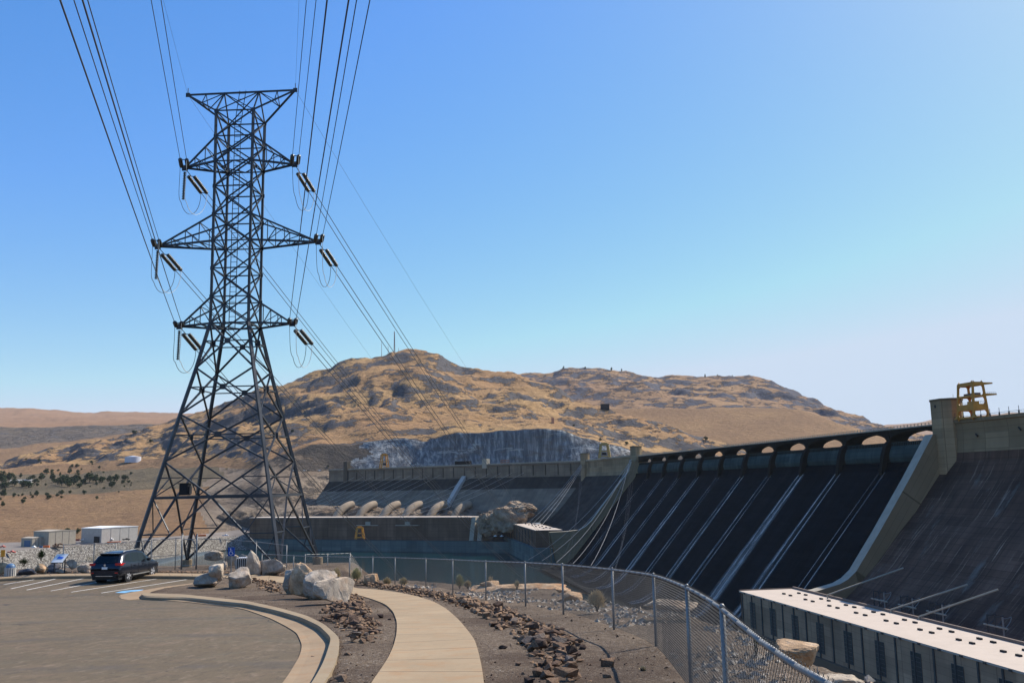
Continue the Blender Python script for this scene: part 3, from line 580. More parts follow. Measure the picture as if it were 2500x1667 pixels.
# towers
def tower(a0, a1, d0, d1, z0, z1, lab):
    c = min(a1-a0, d1-d0)*.3; P = [(a0+c, d0), (a1-c, d0), (a1, d0+c), (a1, d1-c), (a1-c, d1), (a0+c, d1), (a0, d1-c), (a0, d0+c)]
    mb = MB()
    cl = 0; n = len(P)
    for i in range(n):
        p, q = P[i], P[(i+1) % n]; L = math.hypot(q[0]-p[0], q[1]-p[1])
        mb.face([D(*p, z0), D(*q, z0), D(*q, z1), D(*p, z1)], 0, [(cl, z1-z0), (cl+L, z1-z0), (cl+L, 0), (cl, 0)]); cl += L
    mb.face([D(*p, z1) for p in P], 1); mb.face([D(*p, z0) for p in P][::-1], 0)
    mb.prism([(p[0]*1.0+.25*(1 if p[0] > (a0+a1)/2 else -1), p[1]+.25*(1 if p[1] > (d0+d1)/2 else -1)) for p in P], lambda a, d, t: D(a, d, z1-.9+t*1.0), 1)
    mb.face([D((a0+a1)/2-.6, d1+.02, z1-4), D((a0+a1)/2+.6, d1+.02, z1-4), D((a0+a1)/2+.6, d1+.02, z1-2.6), D((a0+a1)/2-.6, d1+.02, z1-2.6)], 2)
    mb.tube(D((a0+a1)/2, d0+2, z1), D((a0+a1)/2, d0+2, z1+2.4), .07, 4, m=2)
    o = mb.build('abutment_tower', [M['wallc'], M['crestc'], M['dark']], dam); o['label'] = lab
tower(-56, -41.5, -7, 4.6, -4, 34.2, 'large concrete tower beside the near end of the arched bridge')
tower(458.5, 470, -5, 5.5, -6, 33, 'concrete tower where the spillway meets the far straight wall')
tower(684, 696, -5, 5.5, -10, 33.5, 'concrete tower at the bend of the dam')
# near (west) non-overflow wall
pw = [(-12, 24), (0.9, 24), (0.9, 22.6), (0.2, 22.2), (-.2, 18), (0, 13), (.5, 9.2)]
mb = MB(); AW = np.linspace(-330, -51, 90); dgrid(mb, AW, pw); mb.build('crest_wall', M['crestc'], dam)
pf = [(.5, 9.2), (1.2, 5.5), (4.8, -.8), (18.3, -17.4), (27.2, -26.4), (38.3, -38.8), (51.2, -51), (60, -58), (66, -62), (70, -66), (70, -84)]
mb = MB(); dgrid(mb, np.linspace(-330, -47, 90), pf); mb.build('downstream_face', M['west'], dam, False)
# rib joints and lamp posts on the near wall
mb = MB()
for q in range(34):
    a = -57-q*6.1; mb.tube(D(a, .5, 24), D(a, .5, 27.2), .12, 5); dbox(mb, a-.2, a+.2, .3, .8, 24, 25.3)
dbox(mb, -330, -56, .45, .6, 25.2, 25.32); dbox(mb, -330, -56, .45, .6, 24.6, 24.68); mb.build('railing', M['steel'], dam)
for a, z in ((-70, 17), (-98, 18.2), (-128, 18)): mb = MB(); mb.tube(D(a, .2, z), D(a-2.2, .9, z-1.2), .35, 6); mb.build('drain_pipe', M['dark'], dam)
# far non-overflow wall
mb = MB(); pe = [(-10, 24), (.9, 24), (.9, 22.6), (.2, 22.2), (-.2, 17), (0, 10), (.6, 7.5), (1.5, 5)]
dgrid(mb, np.linspace(463, 704, 30), pe); mb.build('crest_wall', M['crestc'], dam)
pe2 = [(1.5, 5), (9.5, -6), (30, -29), (48, -46), (56, -51), (62, -53.5), (66, -54), (66, -84)]
mb = MB(); dgrid(mb, np.linspace(463, 704, 50), pe2); mb.build('downstream_face', M['tppdark'], dam)
mb = MB(); dbox(mb, 463, 704, .45, .65, 24, 25); mb.build('parapet', M['sunc'], dam)
# white water running down below the piers
def face_pt(a, s):      # s: vertical drop fraction 0..1 along face
    d = np.interp(s, np.linspace(0, 1, len(FP)), [p[0] for p in FP]); z = np.interp(s, np.linspace(0, 1, len(FP)), [p[1] for p in FP]); return D(a, d+.22, z+.18)
FP = [(5, 1.2), (8, -2.2)]+[(8+44*i/7, -2.2-51.3*i/7) for i in range(1, 8)]+[(66, -70), (74, -77.5), (82, -81.5), (92, -83)]
wid = [.5, 1.5, 2.9, 1.0, 1.6, .8, 2.2, .9, 1.3, .6]
for k in range(1, 11):
    a = A0+k*PIT
    for sgn in (-1, 1):
        mb = MB(); N = 40; w0 = wid[k-1]*1.9*(1.1 if (sgn > 0) == (k % 2 == 0) else .7)
        aa = a+sgn*2.6; G = []; UV = []
        for i in range(N+1):
            s = .005+.985*i/N; w = w0*(.35+.95*min(1, i/N*1.25)); dr = sgn*1.1*(i/N)
            G.append([face_pt(aa+dr-w, s), face_pt(aa+dr, s), face_pt(aa+dr+w, s)]); UV.append([(j*.5, i/N*130+k*37+sgn*9) for j in range(3)])
        mb.grid(G, 0, UV); mb.build('white_water', M['streak'], dam, True)

# yellow gantry crane on the near crest
cr = thing('gantry_crane', 'large yellow gantry crane with arched portal legs on the near dam crest', 'crane', D(-66, -2, 24))
def cp(a, d, z): # tapered frame: plan shrinks upward
    t = z/15.8; ca, cd = -66, -2.2; return D(ca+a*(6.1-(.6+.0)*t), cd+d*(3.9-1.2*t), 24+z)
for (sa, sd_) in ((1, 1), (-1, 1), (1, -1), (-1, -1)):
    mb = MB(); w = .17
    mb.box8([cp(sa*x, sd_*y, 0) for x, y in ((1.18, 1.2), (.78, 1.2), (.78, .72), (1.18, .72))]+[cp(sa*x, sd_*y, 1.6) for x, y in ((1.02, 1.02), (.86, 1.02), (.86, .80), (1.02, .80))])
    mb.box8([cp(sa*x, sd_*y, 1.6) for x, y in ((1.02, 1.02), (.86, 1.02), (.86, .80), (1.02, .80))]+[cp(sa*x, sd_*y, 15.6) for x, y in ((1.02, 1.02), (.86, 1.02), (.86, .76), (1.02, .76))]); mb.build('leg', M['yellow'], cr)
mb = MB()
def ring(z0, z1, cf=True):
    for sd_ in (1, -1):
        mb.box8([cp(-1, sd_*1.0, z0), cp(1, sd_*1.0, z0), cp(1, sd_*.8, z0), cp(-1, sd_*.8, z0), cp(-1, sd_*1.0, z1), cp(1, sd_*1.0, z1), cp(1, sd_*.8, z1), cp(-1, sd_*.8, z1)])
    for sa in (1, -1):
        mb.box8([cp(sa*1.0, -1, z0), cp(sa*1.0, 1, z0), cp(sa*.84, 1, z0), cp(sa*.84, -1, z0), cp(sa*1.0, -1, z1), cp(sa*1.0, 1, z1), cp(sa*.84, 1, z1), cp(sa*.84, -1, z1)])
    for sa in (1, -1):      # haunches that round the portal corners
        for sd_ in (1, -1):
            for (zz, dz) in ((z0, -.9), (z1, .9)):
                mb.prism([(0, zz), (.16, zz), (0, zz+dz)], lambda u, z, t: cp(sa*(.86-u), sd_*(.98-.14*t), z)); mb.prism([(0, zz), (.22, zz), (0, zz+dz)], lambda u, z, t: cp(sa*(.98-.1*t), sd_*(.78-u), z))
ring(14.5, 15.8); ring(9.4, 10.2); ring(3.6, 6.2); ring(0, .7); mb.build('portal_beam', M['yellow'], cr)
mb = MB(); mb.box8([cp(-.98, -.98, 15.8), cp(.98, -.98, 15.8), cp(.98, .98, 15.8), cp(-.98, .98, 15.8), cp(-.98, -.98, 16.1), cp(.98, -.98, 16.1), cp(.98, .98, 16.1), cp(-.98, .98, 16.1)])
for z in (14.6, 9.6): # cantilevers on the upstream side
    L = 2.6 if z > 12 else 2.75
    for sa in (-.95, .95): mb.box8([cp(sa-.06, -.9, z), cp(sa+.06, -.9, z), cp(sa+.06, -L, z+.5), cp(sa-.06, -L, z+.5), cp(sa-.06, -.9, z+1.2), cp(sa+.06, -.9, z+1.2), cp(sa+.06, -L, z+1.1), cp(sa-.06, -L, z+1.1)])
mb.build('roof_platform', M['yellow'], cr)
mb = MB(); mb.box8([cp(-.8, -.5, 10.3), cp(.7, -.5, 10.3), cp(.7, .3, 10.3), cp(-.8, .3, 10.3), cp(-.8, -.5, 11.3), cp(.7, -.5, 11.3), cp(.7, .3, 11.3), cp(-.8, .3, 11.3)]); mb.build('hoist_trolley', M['edge'], cr)
mb = MB(); mb.box8([cp(-1.04, .2, 3.5), cp(-.3, .2, 3.5), cp(-.3, 1.04, 3.5), cp(-1.04, 1.04, 3.5), cp(-1.04, .2, 7.4), cp(-.3, .2, 7.4), cp(-.3, 1.04, 7.4), cp(-1.04, 1.04, 7.4)]); mb.build('operator_cab', M['yellow'], cr)
mb = MB()
for z, d0, d1 in ((10.3, -2.7, -1), (6.4, -1, .2)):
    for zz in (.6, 1.15):
        for sa in (-1.0, 1.0): mb.tube(cp(sa, d0, z+zz), cp(sa, d1, z+zz), .05, 4)
    for q in range(6): dd = d0+(d1-d0)*q/5; mb.tube(cp(-1, dd, z), cp(-1, dd, z+1.15), .05, 4)
mb.build('railing', M['galv'], cr)
mb = MB()
for a in (-.4, -.1, .3): mb.tube(cp(a, .1, 6.4), cp(a, .1, 14), .04, 4)
mb.build('hoist_rope', M['cable'], cr)

# ================================================================== near powerhouse
ph = thing('powerhouse', 'long flat roofed concrete powerhouse with tall dark windows below the dam', 'building', D(-120, 90, WATER))
AE, AN, DF, DB, ZR = -39.0, -300.0, 101.0, 76.0, -50.2
mb = MB(); cols = np.arange(AN, AE+.1, 2.5); 
mb.grid([[D(a, DF, ZR-.6) for a in cols], [D(a, DF, -66) for a in cols]], 0, [[(a*1.0, 0) for a in cols], [(a*1.0, 16) for a in cols]])
dd = np.linspace(DB, DF, 8); mb.grid([[D(AE, d, ZR-.6) for d in dd], [D(AE, d, -66) for d in dd]], 0, [[(d, 0) for d in dd], [(d, 16) for d in dd]])
mb.grid([[D(a, DB, ZR-.6) for a in cols], [D(a, DB, -66) for a in cols]], 0, [[(a, 0) for a in cols], [(a, 16) for a in cols]])
dbox(mb, AN, AE+.5, DB-.5, DF+1.6, -69, -66, 0); dbox(mb, AN, AE+3, DB-1, DF+3.6, -90, -69, 1)
mb.build('wall', [M['phwall'], M['tppbase']], ph)
mb = MB(); dbox(mb, AN, AE+.4, DB-.4, DF+.45, ZR-.6, ZR); mb.build('roof', M['roof'], ph)
mb = MB(); dbox(mb, AN, AE+.8, DB-.9, DB-.1, ZR-.3, ZR+.9); dbox(mb, AE+.1, AE+.8, DB-.1, DF+.4, ZR-.3, ZR+.35); mb.build('roof_kerb', M['edge'], ph)
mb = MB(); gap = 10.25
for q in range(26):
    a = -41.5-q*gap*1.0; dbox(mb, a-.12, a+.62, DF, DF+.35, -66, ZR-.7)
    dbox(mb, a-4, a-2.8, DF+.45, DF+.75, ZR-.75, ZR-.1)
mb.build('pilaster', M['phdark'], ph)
for q in range(12):
    ac = -51.9-q*20.55; mb = MB(); dbox(mb, ac-2.7, ac+2.7, DF+.02, DF+.14, -64.4, -53.6); w_ = mb.build('window', M['pane'], ph)
    mb = MB()
    for z in np.linspace(-64.4, -53.6, 9): dbox(mb, ac-2.7, ac+2.7, DF+.15, DF+.2, z-.06, z+.06)
    for a in (-2.7, 0, 2.7): dbox(mb, ac+a-.06, ac+a+.06, DF+.145, DF+.195, -64.4, -53.6)
    w2 = mb.build('window_frame', M['pane2'], w_, local=True)
    for v in w2.data.vertices: v.co -= ph.location
for q in range(13):
    a = -56.5-q*20.3
    for (da, d) in ((0, 88.4), (-6.4, 88.4), (0, 81.5), (-6.4, 81.5)):
        mb = MB(); dbox(mb, a+da-1.0, a+da+1.0, d-.4, d+.4, ZR, ZR+.55); mb.build('roof_vent', M['dark'], ph)
# pipes, hoops and booms between dam and powerhouse
for q, a in enumerate((-84, -104, -123, -156, -176)):
    tk = thing('cable_support_rack', ['', '', '', '', ''][0] or f'{["first", "second", "third", "fourth", "fifth"][q]} hooped cable rack from the spillway, behind the powerhouse roof', 'cable rack', D(a, 58, -56), 0, 'cable racks between dam and powerhouse')
    mb = MB(); mb.tube(D(a-6, 60, -50.5), D(a+6, 60, -50.5), .35, 5); mb.build('beam', M['sunc'], tk)
    for k in range(3):
        b = a-4+k*4; mb = MB(); mb.tube(D(b, 60, -58), D(b, 60, -47), .28, 5)
        pts = [D(b, 60-3.2*sin(t), -47.5+1.4*(1-abs(cos(t))) - 3.5*(t/pi)**2) for t in np.linspace(0, pi*.9, 9)]; mb.path(pts, .13, 4); mb.build('hoop', M['steel'] if k else M['galv'], tk)
for q, (p0, p1, lab) in enumerate([((2020, 1452, 78), (2205, 1386, 44), 'farthest'), ((2175, 1488, 76), (2362, 1426, 50), 'middle'), ((2243, 1505, 76), (2437, 1438, 56), 'nearest')]):
    def dz(px, py, d): r_ = ray(px, py); return Vector(r_*((DL-d)/(r_@-DW)))
    a_, b_ = dz(*p0), dz(*p1); mb = MB(); mb.tube(a_, b_, .34, 6); mb.tube(a_, a_+Vector((0, 0, -6)), .3, 6)
    solo(mb, 'cable_boom', M['sunc'], f'{lab} of the three long pale booms slanting up behind the powerhouse roof', 'boom', a_+Vector((0, 0, -6)), 'booms behind the powerhouse')

# ================================================================== small far powerhouse
r1 = thing('powerhouse', 'small pale roofed powerhouse beside the far end of the spillway', 'building', D(600, 80, WATER))
mb = MB(); z0 = -50
Q = [(735, 94), (512, 96), (506, 70), (728, 66)]
def qbox(mb, Q, z0, z1, m=0, uvs=True):
    n = len(Q)
    for i in range(n):
        p, q = Q[i], Q[(i+1) % n]; L = math.hypot(q[0]-p[0], q[1]-p[1]); N = max(1, int(L/8))
        T = [(p[0]+(q[0]-p[0])*k/N, p[1]+(q[1]-p[1])*k/N) for k in range(N+1)]
        mb.grid([[D(*t, z1) for t in T], [D(*t, z0) for t in T]], m, [[(k*L/N, 0) for k in range(N+1)], [(k*L/N, z1-z0) for k in range(N+1)]])
    mb.face([D(*p, z1) for p in Q], m, [(p[0], p[1]) for p in Q])
qbox(mb, Q, -67, z0); mb.build('wall', M['tppwall'], r1)
mb = MB(); qbox(mb, [(742, 99), (500, 101), (492, 64), (736, 62)], -90, -67); mb.build('tailrace_base', M['tppbase'], r1)
mb = MB(); qbox(mb, [(735.5, 94.6), (511, 96.6), (505, 69.4), (728.5, 65.4)], z0+.01, z0+.6); mb.build('roof', M['roof'], r1)
for k in range(9):
    a = 722-k*23
    for d in (76, 83):
        mb = MB(); dbox(mb, a-1.5, a+1.5, d-.6, d+.6, z0+.6, z0+1.5); mb.build('roof_vent', M['dark'], r1)
mb = MB()
for k in range(10): a = 729-k*22; dbox(mb, a-.5, a+.5, 94.2+.012*(730-a), 95+.012*(730-a), -67, -51); 
mb.build('pilaster', M['phdark'], r1)

# ================================================================== forebay dam and third powerhouse
C0 = np.array([87.0, 1174, 0]); C1 = np.array([-292., 1476, 0]); du = (C1-C0)/np.linalg.norm(C1-C0); dn = np.array([-du[1], du[0], 0]); dn = dn if dn[1] < 0 else -dn; LT = np.linalg.norm(C1-C0)
def T(s, d, z): return Vector(C0+du*s+dn*d+np.array([0, 0, z]))
fb = thing('forebay_dam', 'straight grey forebay dam in shade behind the far powerhouse with pale penstocks', 'dam', T(LT/2, 20, -50))
def tgrid(mb, Sx, prof, m=0):
    cl = np.r_[0, np.cumsum([math.hypot(prof[i+1][0]-prof[i][0], prof[i+1][1]-prof[i][1]) for i in range(len(prof)-1)])]
    mb.grid([[T(s, d, z) for s in Sx] for d, z in prof], m, [[(s, c) for s in Sx] for c in cl])
def tbox(mb, s0, s1, d0, d1, z0, z1, m=0):
    mb.box8([T(s0, d0, z0), T(s1, d0, z0), T(s1, d1, z0), T(s0, d1, z0), T(s0, d0, z1), T(s1, d0, z1), T(s1, d1, z1), T(s0, d1, z1)], m)
SX = np.linspace(0, LT, 60)
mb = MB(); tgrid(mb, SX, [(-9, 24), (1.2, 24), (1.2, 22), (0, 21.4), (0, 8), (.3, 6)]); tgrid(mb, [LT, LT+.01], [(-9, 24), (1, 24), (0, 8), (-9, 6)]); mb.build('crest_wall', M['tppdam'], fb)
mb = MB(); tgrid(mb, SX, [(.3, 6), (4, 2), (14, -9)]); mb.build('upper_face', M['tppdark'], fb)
mb = MB(); tgrid(mb, SX, [(14, -9), (24, -20), (34, -31), (40, -37), (46, -50)]); mb.build('lower_face', M['tppdam'], fb)  # paler, browner than the upper face: grazing sun put into the concrete colour
mb = MB(); mb.face([T(LT, -9, 24), T(LT, 0, 24), T(LT, .3, 6), T(LT, 40, -37), T(LT, -9, -37)], 0, [(0, 0)]*5); mb.build('end_wall', M['tppdark'], fb)
mb = MB()
for k in range(22): s = 20+k*20; tbox(mb, s-.4, s+.4, 0, .6, 8, 21.5)
mb.build('rib', M['tppdark'], fb)
mb = MB(); tbox(mb, 0, LT, .6, .9, 24, 25.1); mb.build('parapet', M['sunc'], fb)
mb = MB(); tbox(mb, 440, 448, -5, 2.5, 4, 36); o = mb.build('end_tower', M['tppdam'], fb); mb = MB(); tbox(mb, 158, 166, -5, 2.2, 19, 32); mb.build('gate_tower', M['sunc'], fb)
mb = MB(); tbox(mb, 192, 218, -6, 0, 24, 30); mb.build('gate_house', M['tppdark'], fb)
# sloping spine; its pale wall colour stands in for sunlight on it
mb = MB(); P = [(2, 6), (18, -10), (40, -35), (78, -52)]
for i in range(3):
    (d0, za), (d1, zb) = P[i], P[i+1]; mb.box8([T(196, d0, za-3), T(203, d0, za-3), T(203, d1, zb-3), T(196, d1, zb-3), T(196, d0, za+3.5), T(203, d0, za+3.5), T(203, d1, zb+3.5), T(196, d1, zb+3.5)])
mb.build('buttress_spine', M['bwall2'], fb)
# rock bench in front of the forebay dam
# third powerhouse
W0 = np.array([-62., 1160, 0]); W1 = np.array([-396., 1312, 0]); wu = (W1-W0)/np.linalg.norm(W1-W0); wn = np.array([-wu[1], wu[0], 0]); wn = wn if wn[1] < 0 else -wn; LW = np.linalg.norm(W1-W0)-22
def Wp(s, d, z): return Vector(W0+wu*s+wn*d+np.array([0, 0, z]))
mb = MB(); G = []
for d in np.linspace(30, 190, 60):
    row = []
    for s in np.linspace(-20, LT+60, 110):
        p = T(s, d, 0); q = np.array([p.x, p.y, 0])-W0; back = -(q@wn)-46; al = q@wu
        if al < -8: back = max(back, (-8-al)*.0+back if back > 0 else min(back, -1)+0)
        z = np.interp(back, [-3, 0, 5, 22, 60, 110], [-95, -47, -43, -36, -30, -29]); z = min(z, np.interp(d, [30, 60], [-28, -29]))
        if al < 0: z -= np.interp(-al, [0, 40, 90], [0, 14, 40])*np.interp(back, [0, 60], [1, .55])
        amp = np.interp(back, [0, 8, 40, 80], [2.0, 7, 4, 1])
        z += amp*(mnoise.noise(Vector((p.x*.05, p.y*.05, 0)))+.7*mnoise.noise(Vector((p.x*.16, p.y*.16, 5)))+.4*abs(mnoise.noise(Vector((p.x*.4, p.y*.4, 9))))); p.z = z; row.append(p)
    G.append(row)
mb.grid(G); o = mb.build('rock_bench', M['rockslope'], None, True, fixn=False); o['kind'] = 'structure'

tp = thing('powerhouse', 'massive grey powerhouse block at the far waterside with a white roof edge', 'building', Wp(LW/2, -20, WATER))
def wbox(mb, s0, s1, d0, d1, z0, z1, m=0):
    mb.box8([Wp(s0, d0, z0), Wp(s1, d0, z0), Wp(s1, d1, z0), Wp(s0, d1, z0), Wp(s0, d0, z1), Wp(s1, d0, z1), Wp(s1, d1, z1), Wp(s0, d1, z1)], m)
SW = np.linspace(0, LW, 50)
mb = MB(); mb.grid([[Wp(s, -14-0, -42.6) for s in SW], [Wp(s, -14, -71) for s in SW]], 0, [[(s, 0) for s in SW], [(s, 28) for s in SW]])
for s in (0, LW): mb.face([Wp(s, -14, -71), Wp(s, -44, -71), Wp(s, -44, -42.6), Wp(s, -14, -42.6)], 0, [(0, 28), (30, 28), (30, 0), (0, 0)])
mb.build('wall', M['tppwall'], tp)
mb = MB(); wbox(mb, -.5, LW+.5, -46, -13.4, -42.6, -41.8); mb.build('roof', M['roof'], tp)
mb = MB(); mb.grid([[Wp(s, 0, -70.6) for s in np.linspace(-95, LW, 60)], [Wp(s, 0, -88) for s in np.linspace(-95, LW, 60)]], 0, [[(s, 0) for s in np.linspace(-95, LW, 60)], [(s, 17) for s in np.linspace(-95, LW, 60)]])
mb.grid([[Wp(s, 0, -70.6) for s in np.linspace(-95, LW, 12)], [Wp(s, -46, -70.6) for s in np.linspace(-95, LW, 12)]], 0, None); mb.build('tailrace_deck', M['tppbase'], tp)
mb = MB()
for s0, s1 in ((0, 6), (11, 17)):
    mb.box8([Wp(-s1, -46, -70.5), Wp(-s0, -46, -70.5), Wp(-s0, -10, -70.5), Wp(-s1, -10, -70.5), Wp(-s1, -46, -42), Wp(-s0, -46, -42), Wp(-s0, -17, -42), Wp(-s1, -17, -42)])
mb.build('end_buttress', M['sunc'], tp)
for k, s in enumerate((150, 90)):
    mb = MB(); wbox(mb, s-17, s+17, -14, -11.5, -52.6, -51.6, 0); wbox(mb, s-4, s+3, -14, -12, -51.6, -47.5, 0); mb.build('wall_balcony', M['sunc'], tp)
# penstocks
for k, px in enumerate((872, 927, 984, 1038, 1097, 1157)):
    Yf = next(Y for Y in np.arange(1000, 1500, 1.0) if (np.array(aty(px-40, 1262, Y))-W0)@wn < -47)
    dirn = Vector((-.60, -.80, 0)); t0 = zat(px-9, 1231, Yf+30); t0.z = min(t0.z, -27); n = 14; rr = 5.4; G = []; pts = []
    for th in np.linspace(.05, pi/2*.98, 13): pts.append(t0+dirn*(36*sin(th))+Vector((0, 0, -30*(1-cos(th)))))
    mb = MB()
    for i, p in enumerate(pts):
        q = pts[min(i+1, 12)]-pts[max(i-1, 0)]; q.normalize(); e = q.cross(Vector((0, 0, 1))).normalized(); h = e.cross(q)
        G.append([p+e*cos(a)*rr+h*sin(a)*rr for a in np.linspace(0, 2*pi, n)])
    mb.grid(G); mb.face(G[0][:-1], 1); mb.face(G[-1][:-1][::-1]); mb.build('penstock', [M['penstock'], M['dark']], fb, True)
# cranes and small structures around it
def small_crane(loc, w, h, mt, label, rz=0):
    c = thing('gantry_crane', label, 'crane', loc, rz, 'gantry cranes on the dams')
    for sx in (-1, 1):
        for sy in (-1, 1):
            mb = MB(); mb.tube((sx*w*.55, sy*w*.4, 0), (sx*w*.36, sy*w*.3, h*.86), w*.09, 4); mb.build('leg', mt, c, local=True)
    mb = MB()
    for z in (.12, .45, .86):
        ww = w*(.55-.22*z); hh = w*.075
        for sy in (-1, 1): mb.tube((-ww, sy*w*.36*(1-.2*z), h*z), (ww, sy*w*.36*(1-.2*z), h*z), hh, 4)
        for sx in (-1, 1): mb.tube((sx*ww, -w*.36*(1-.2*z), h*z), (sx*ww, w*.36*(1-.2*z), h*z), hh, 4)
    mb.build('portal_beam', mt, c, local=True)
    mb = MB(); mb.box(-w*.45, w*.45, -w*.34, w*.34, h*.86, h*.93); mb.box(-w*.3, w*.3, -w*.25, w*.25, h*.93, h); mb.build('hoist_house', mt, c, local=True)
    mb = MB(); mb.box(-w*.3, w*.15, -w*.42, -w*.2, h*.2, h*.36); mb.build('cab', M['dark'], c, local=True)
    return c
small_crane(zat(938, 1143, 1400), 10.5, 22, M['yellow'], 'yellow gantry crane standing on the forebay dam crest under the grey cliff', .5)
small_crane(zat(878, 1315, 1195), 9.5, 15.5, plain('crane_orange', (.55, .24, .03), .6, 0, .2, .3), 'orange yellow gantry crane on the tailrace deck of the far powerhouse', .4)
small_crane(zat(1476, 1118, 1070), 11, 17.5, plain('crane_dull_yellow', (.36, .25, .09), .7, 0, .2, .3), 'dull yellow gantry crane between the two far concrete towers', .1)
mb = MB(); p = zat(1223, 1135, 1330)
for sx in (0, 11.5):
    for sy in (0, 6): mb.bar(p+Vector((sx, sy, 0)), p+Vector((sx, sy, 7)), .7)
for z in (0.3, 3.6, 6.8):
    for sy in (0, 6): mb.bar(p+Vector((0, sy, z)), p+Vector((11.5, sy, z)), .6)
    for sx in (0, 11.5): mb.bar(p+Vector((sx, 0, z)), p+Vector((sx, 6, z)), .6)
for q in range(1, 5): mb.bar(p+Vector((q*2.3, 0, 0)), p+Vector((q*2.3, 0, 7)), .4)
solo(mb, 'stoplog_rack', plain('rust_orange', (.45, .16, .06), .7), 'rust orange steel frame on the forebay crest below the grey cliff', 'steel frame', p)

# ================================================================== lattice transmission tower
TSC = 1.15; TC = Vector((-18.086*TSC, 60*TSC, 0)); TPH = radians(-2.05)
ex = Vector((cos(TPH), sin(TPH), 0)); ey = Vector((-sin(TPH), cos(TPH), 0))
FOOT = -5.55
def TP(x, y, z): return TC+ex*x+ey*y+Vector((0, 0, z))
tw = thing('transmission_tower', 'tall dark steel lattice transmission tower with six crossarms beside the parking lot', 'pylon', TP(0, 0, FOOT))
LV = [(28.52, 1.44), (26.5, 1.43), (24.52, 1.41), (22.55, 1.41), (20.35, 1.41), (18.31, 1.41), (16.2, 1.41), (14.04, 1.41), (12.03, 1.43), (8.64, 2.11), (5.24, 2.87), (1.87, 3.58), (-.62, 4.11), (FOOT, 5.16)]
CN = [(-1, -1), (1, -1), (1, 1), (-1, 1)]
def cpt(i, k): z, h = LV[k]; return TP(CN[i][0]*h, CN[i][1]*h, z)
for i in range(4):
    mb = MB()
    for k in range(len(LV)-1): mb.bar(cpt(i, k), cpt(i, k+1), .17 if k < 8 else .21)
    mb.build('leg', M['steel'], tw)
def splate(mb, p, s=.28): mb.box(p.x-s, p.x+s, p.y-.04, p.y+.04, p.z-s, p.z+s)
BR = MB()
for i in range(4):
    j = (i+1) % 4
    for k in range(0, 8):
        BR.bar(cpt(i, k), cpt(j, k+1), .095); BR.bar(cpt(j, k), cpt(i, k+1), .095); BR.bar(cpt(i, k), cpt(j, k), .085)
        splate(BR, cpt(i, k), .14)
    BR.bar(cpt(i, 8), cpt(j, 8), .12)
    for k in range(8, 11):
        a, b, c, d = cpt(i, k), cpt(j, k), cpt(i, k+1), cpt(j, k+1); BR.bar(a, d, .12); BR.bar(b, c, .12)
        wa = (a-b).length; wc = (c-d).length; t = wa/(wa+wc); m0, m1 = a.lerp(c, t), b.lerp(d, t); BR.bar(m0, m1, .08); splate(BR, (m0+m1)*.5, .2)
    # lower panels: inverted V to the middle of the belt, then long diagonals to the feet
    a, b, c, d = cpt(i, 11), cpt(j, 11), cpt(i, 12), cpt(j, 12); m = (c+d)*.5
    BR.bar(a, m, .12); BR.bar(b, m, .12); BR.bar(c, d, .17)
    q0, q1 = a.lerp(c, .45), b.lerp(d, .45); BR.bar(q0, a.lerp(m, .45), .07); BR.bar(q1, b.lerp(m, .45), .07); BR.bar(c, a.lerp(m, .45), .07); BR.bar(d, b.lerp(m, .45), .07)
    e, f = cpt(i, 13), cpt(j, 13); BR.bar(m, e, .13); BR.bar(m, f, .13)
    for (lc, le) in ((c, e), (d, f)):
        p1, p2 = lc.lerp(le, .5), lc.lerp(le, .8); o1, o2 = m.lerp(le, .5), m.lerp(le, .8)
        BR.bar(p1, o1, .075); BR.bar(lc, o1, .07); BR.bar(p2, o2, .06); BR.bar(p1, o2, .06)
    BR.bar((cpt(i, 2)+cpt(j, 2))*.5, (cpt(j, 2)+cpt((i+2) % 4, 2))*.5, .07); BR.bar((cpt(i, 8)+cpt(j, 8))*.5, (cpt(j, 8)+cpt((i+2) % 4, 8))*.5, .07)
    BR.bar((c+d)*.5, (d+cpt((i+2) % 4, 12))*.5, .09)
BR.build('bracing', M['steel'], tw)
ARMS = {'u': (4.3, 24.5, 26.5, 24.52), 'm': (6.2, 18.3, 20.35, 18.31), 'l': (4.3, 12.05, 14.04, 12.03)}
TIPS = {}
for key, (rx, z, zt, zb) in ARMS.items():
    for s in (-1, 1):
        mb = MB(); tip = TP(s*rx, 0, z+.05); TIPS[key, s] = tip; h = 1.41
        bt = [TP(s*h, -h, zb), TP(s*h, h, zb)]; tt = [TP(s*h, -h, zt), TP(s*h, h, zt)]
        for q in range(2): mb.bar(bt[q], tip, .14); mb.bar(tt[q], tip, .11)
        nn = 4 if key == 'm' else 3
        for q in range(2):
            for r_ in range(1, nn):
                t = r_/nn; lo, hi = bt[q].lerp(tip, t), tt[q].lerp(tip, t); mb.bar(lo, hi, .055)
                mb.bar(hi, bt[q].lerp(tip, (r_-1)/nn), .055)
        for r_ in range(1, nn):
            t = r_/nn; mb.bar(bt[0].lerp(tip, t), bt[1].lerp(tip, t), .055); mb.bar(bt[0].lerp(tip, t), bt[1].lerp(tip, (r_-1)/nn), .055); mb.bar(tt[0].lerp(tip, t), tt[1].lerp(tip, t), .05)
        splate(mb, tip, .22); mb.build('crossarm', M['steel'], tw)
mb = MB(); zt = 30.5; tl, tr = TP(-4.25, 0, zt), TP(4.25, 0, zt+.1); r0, r1_ = TP(-1.35, 0, zt+.03), TP(1.4, 0, zt+.06)
mb.bar(tl, tr, .12)
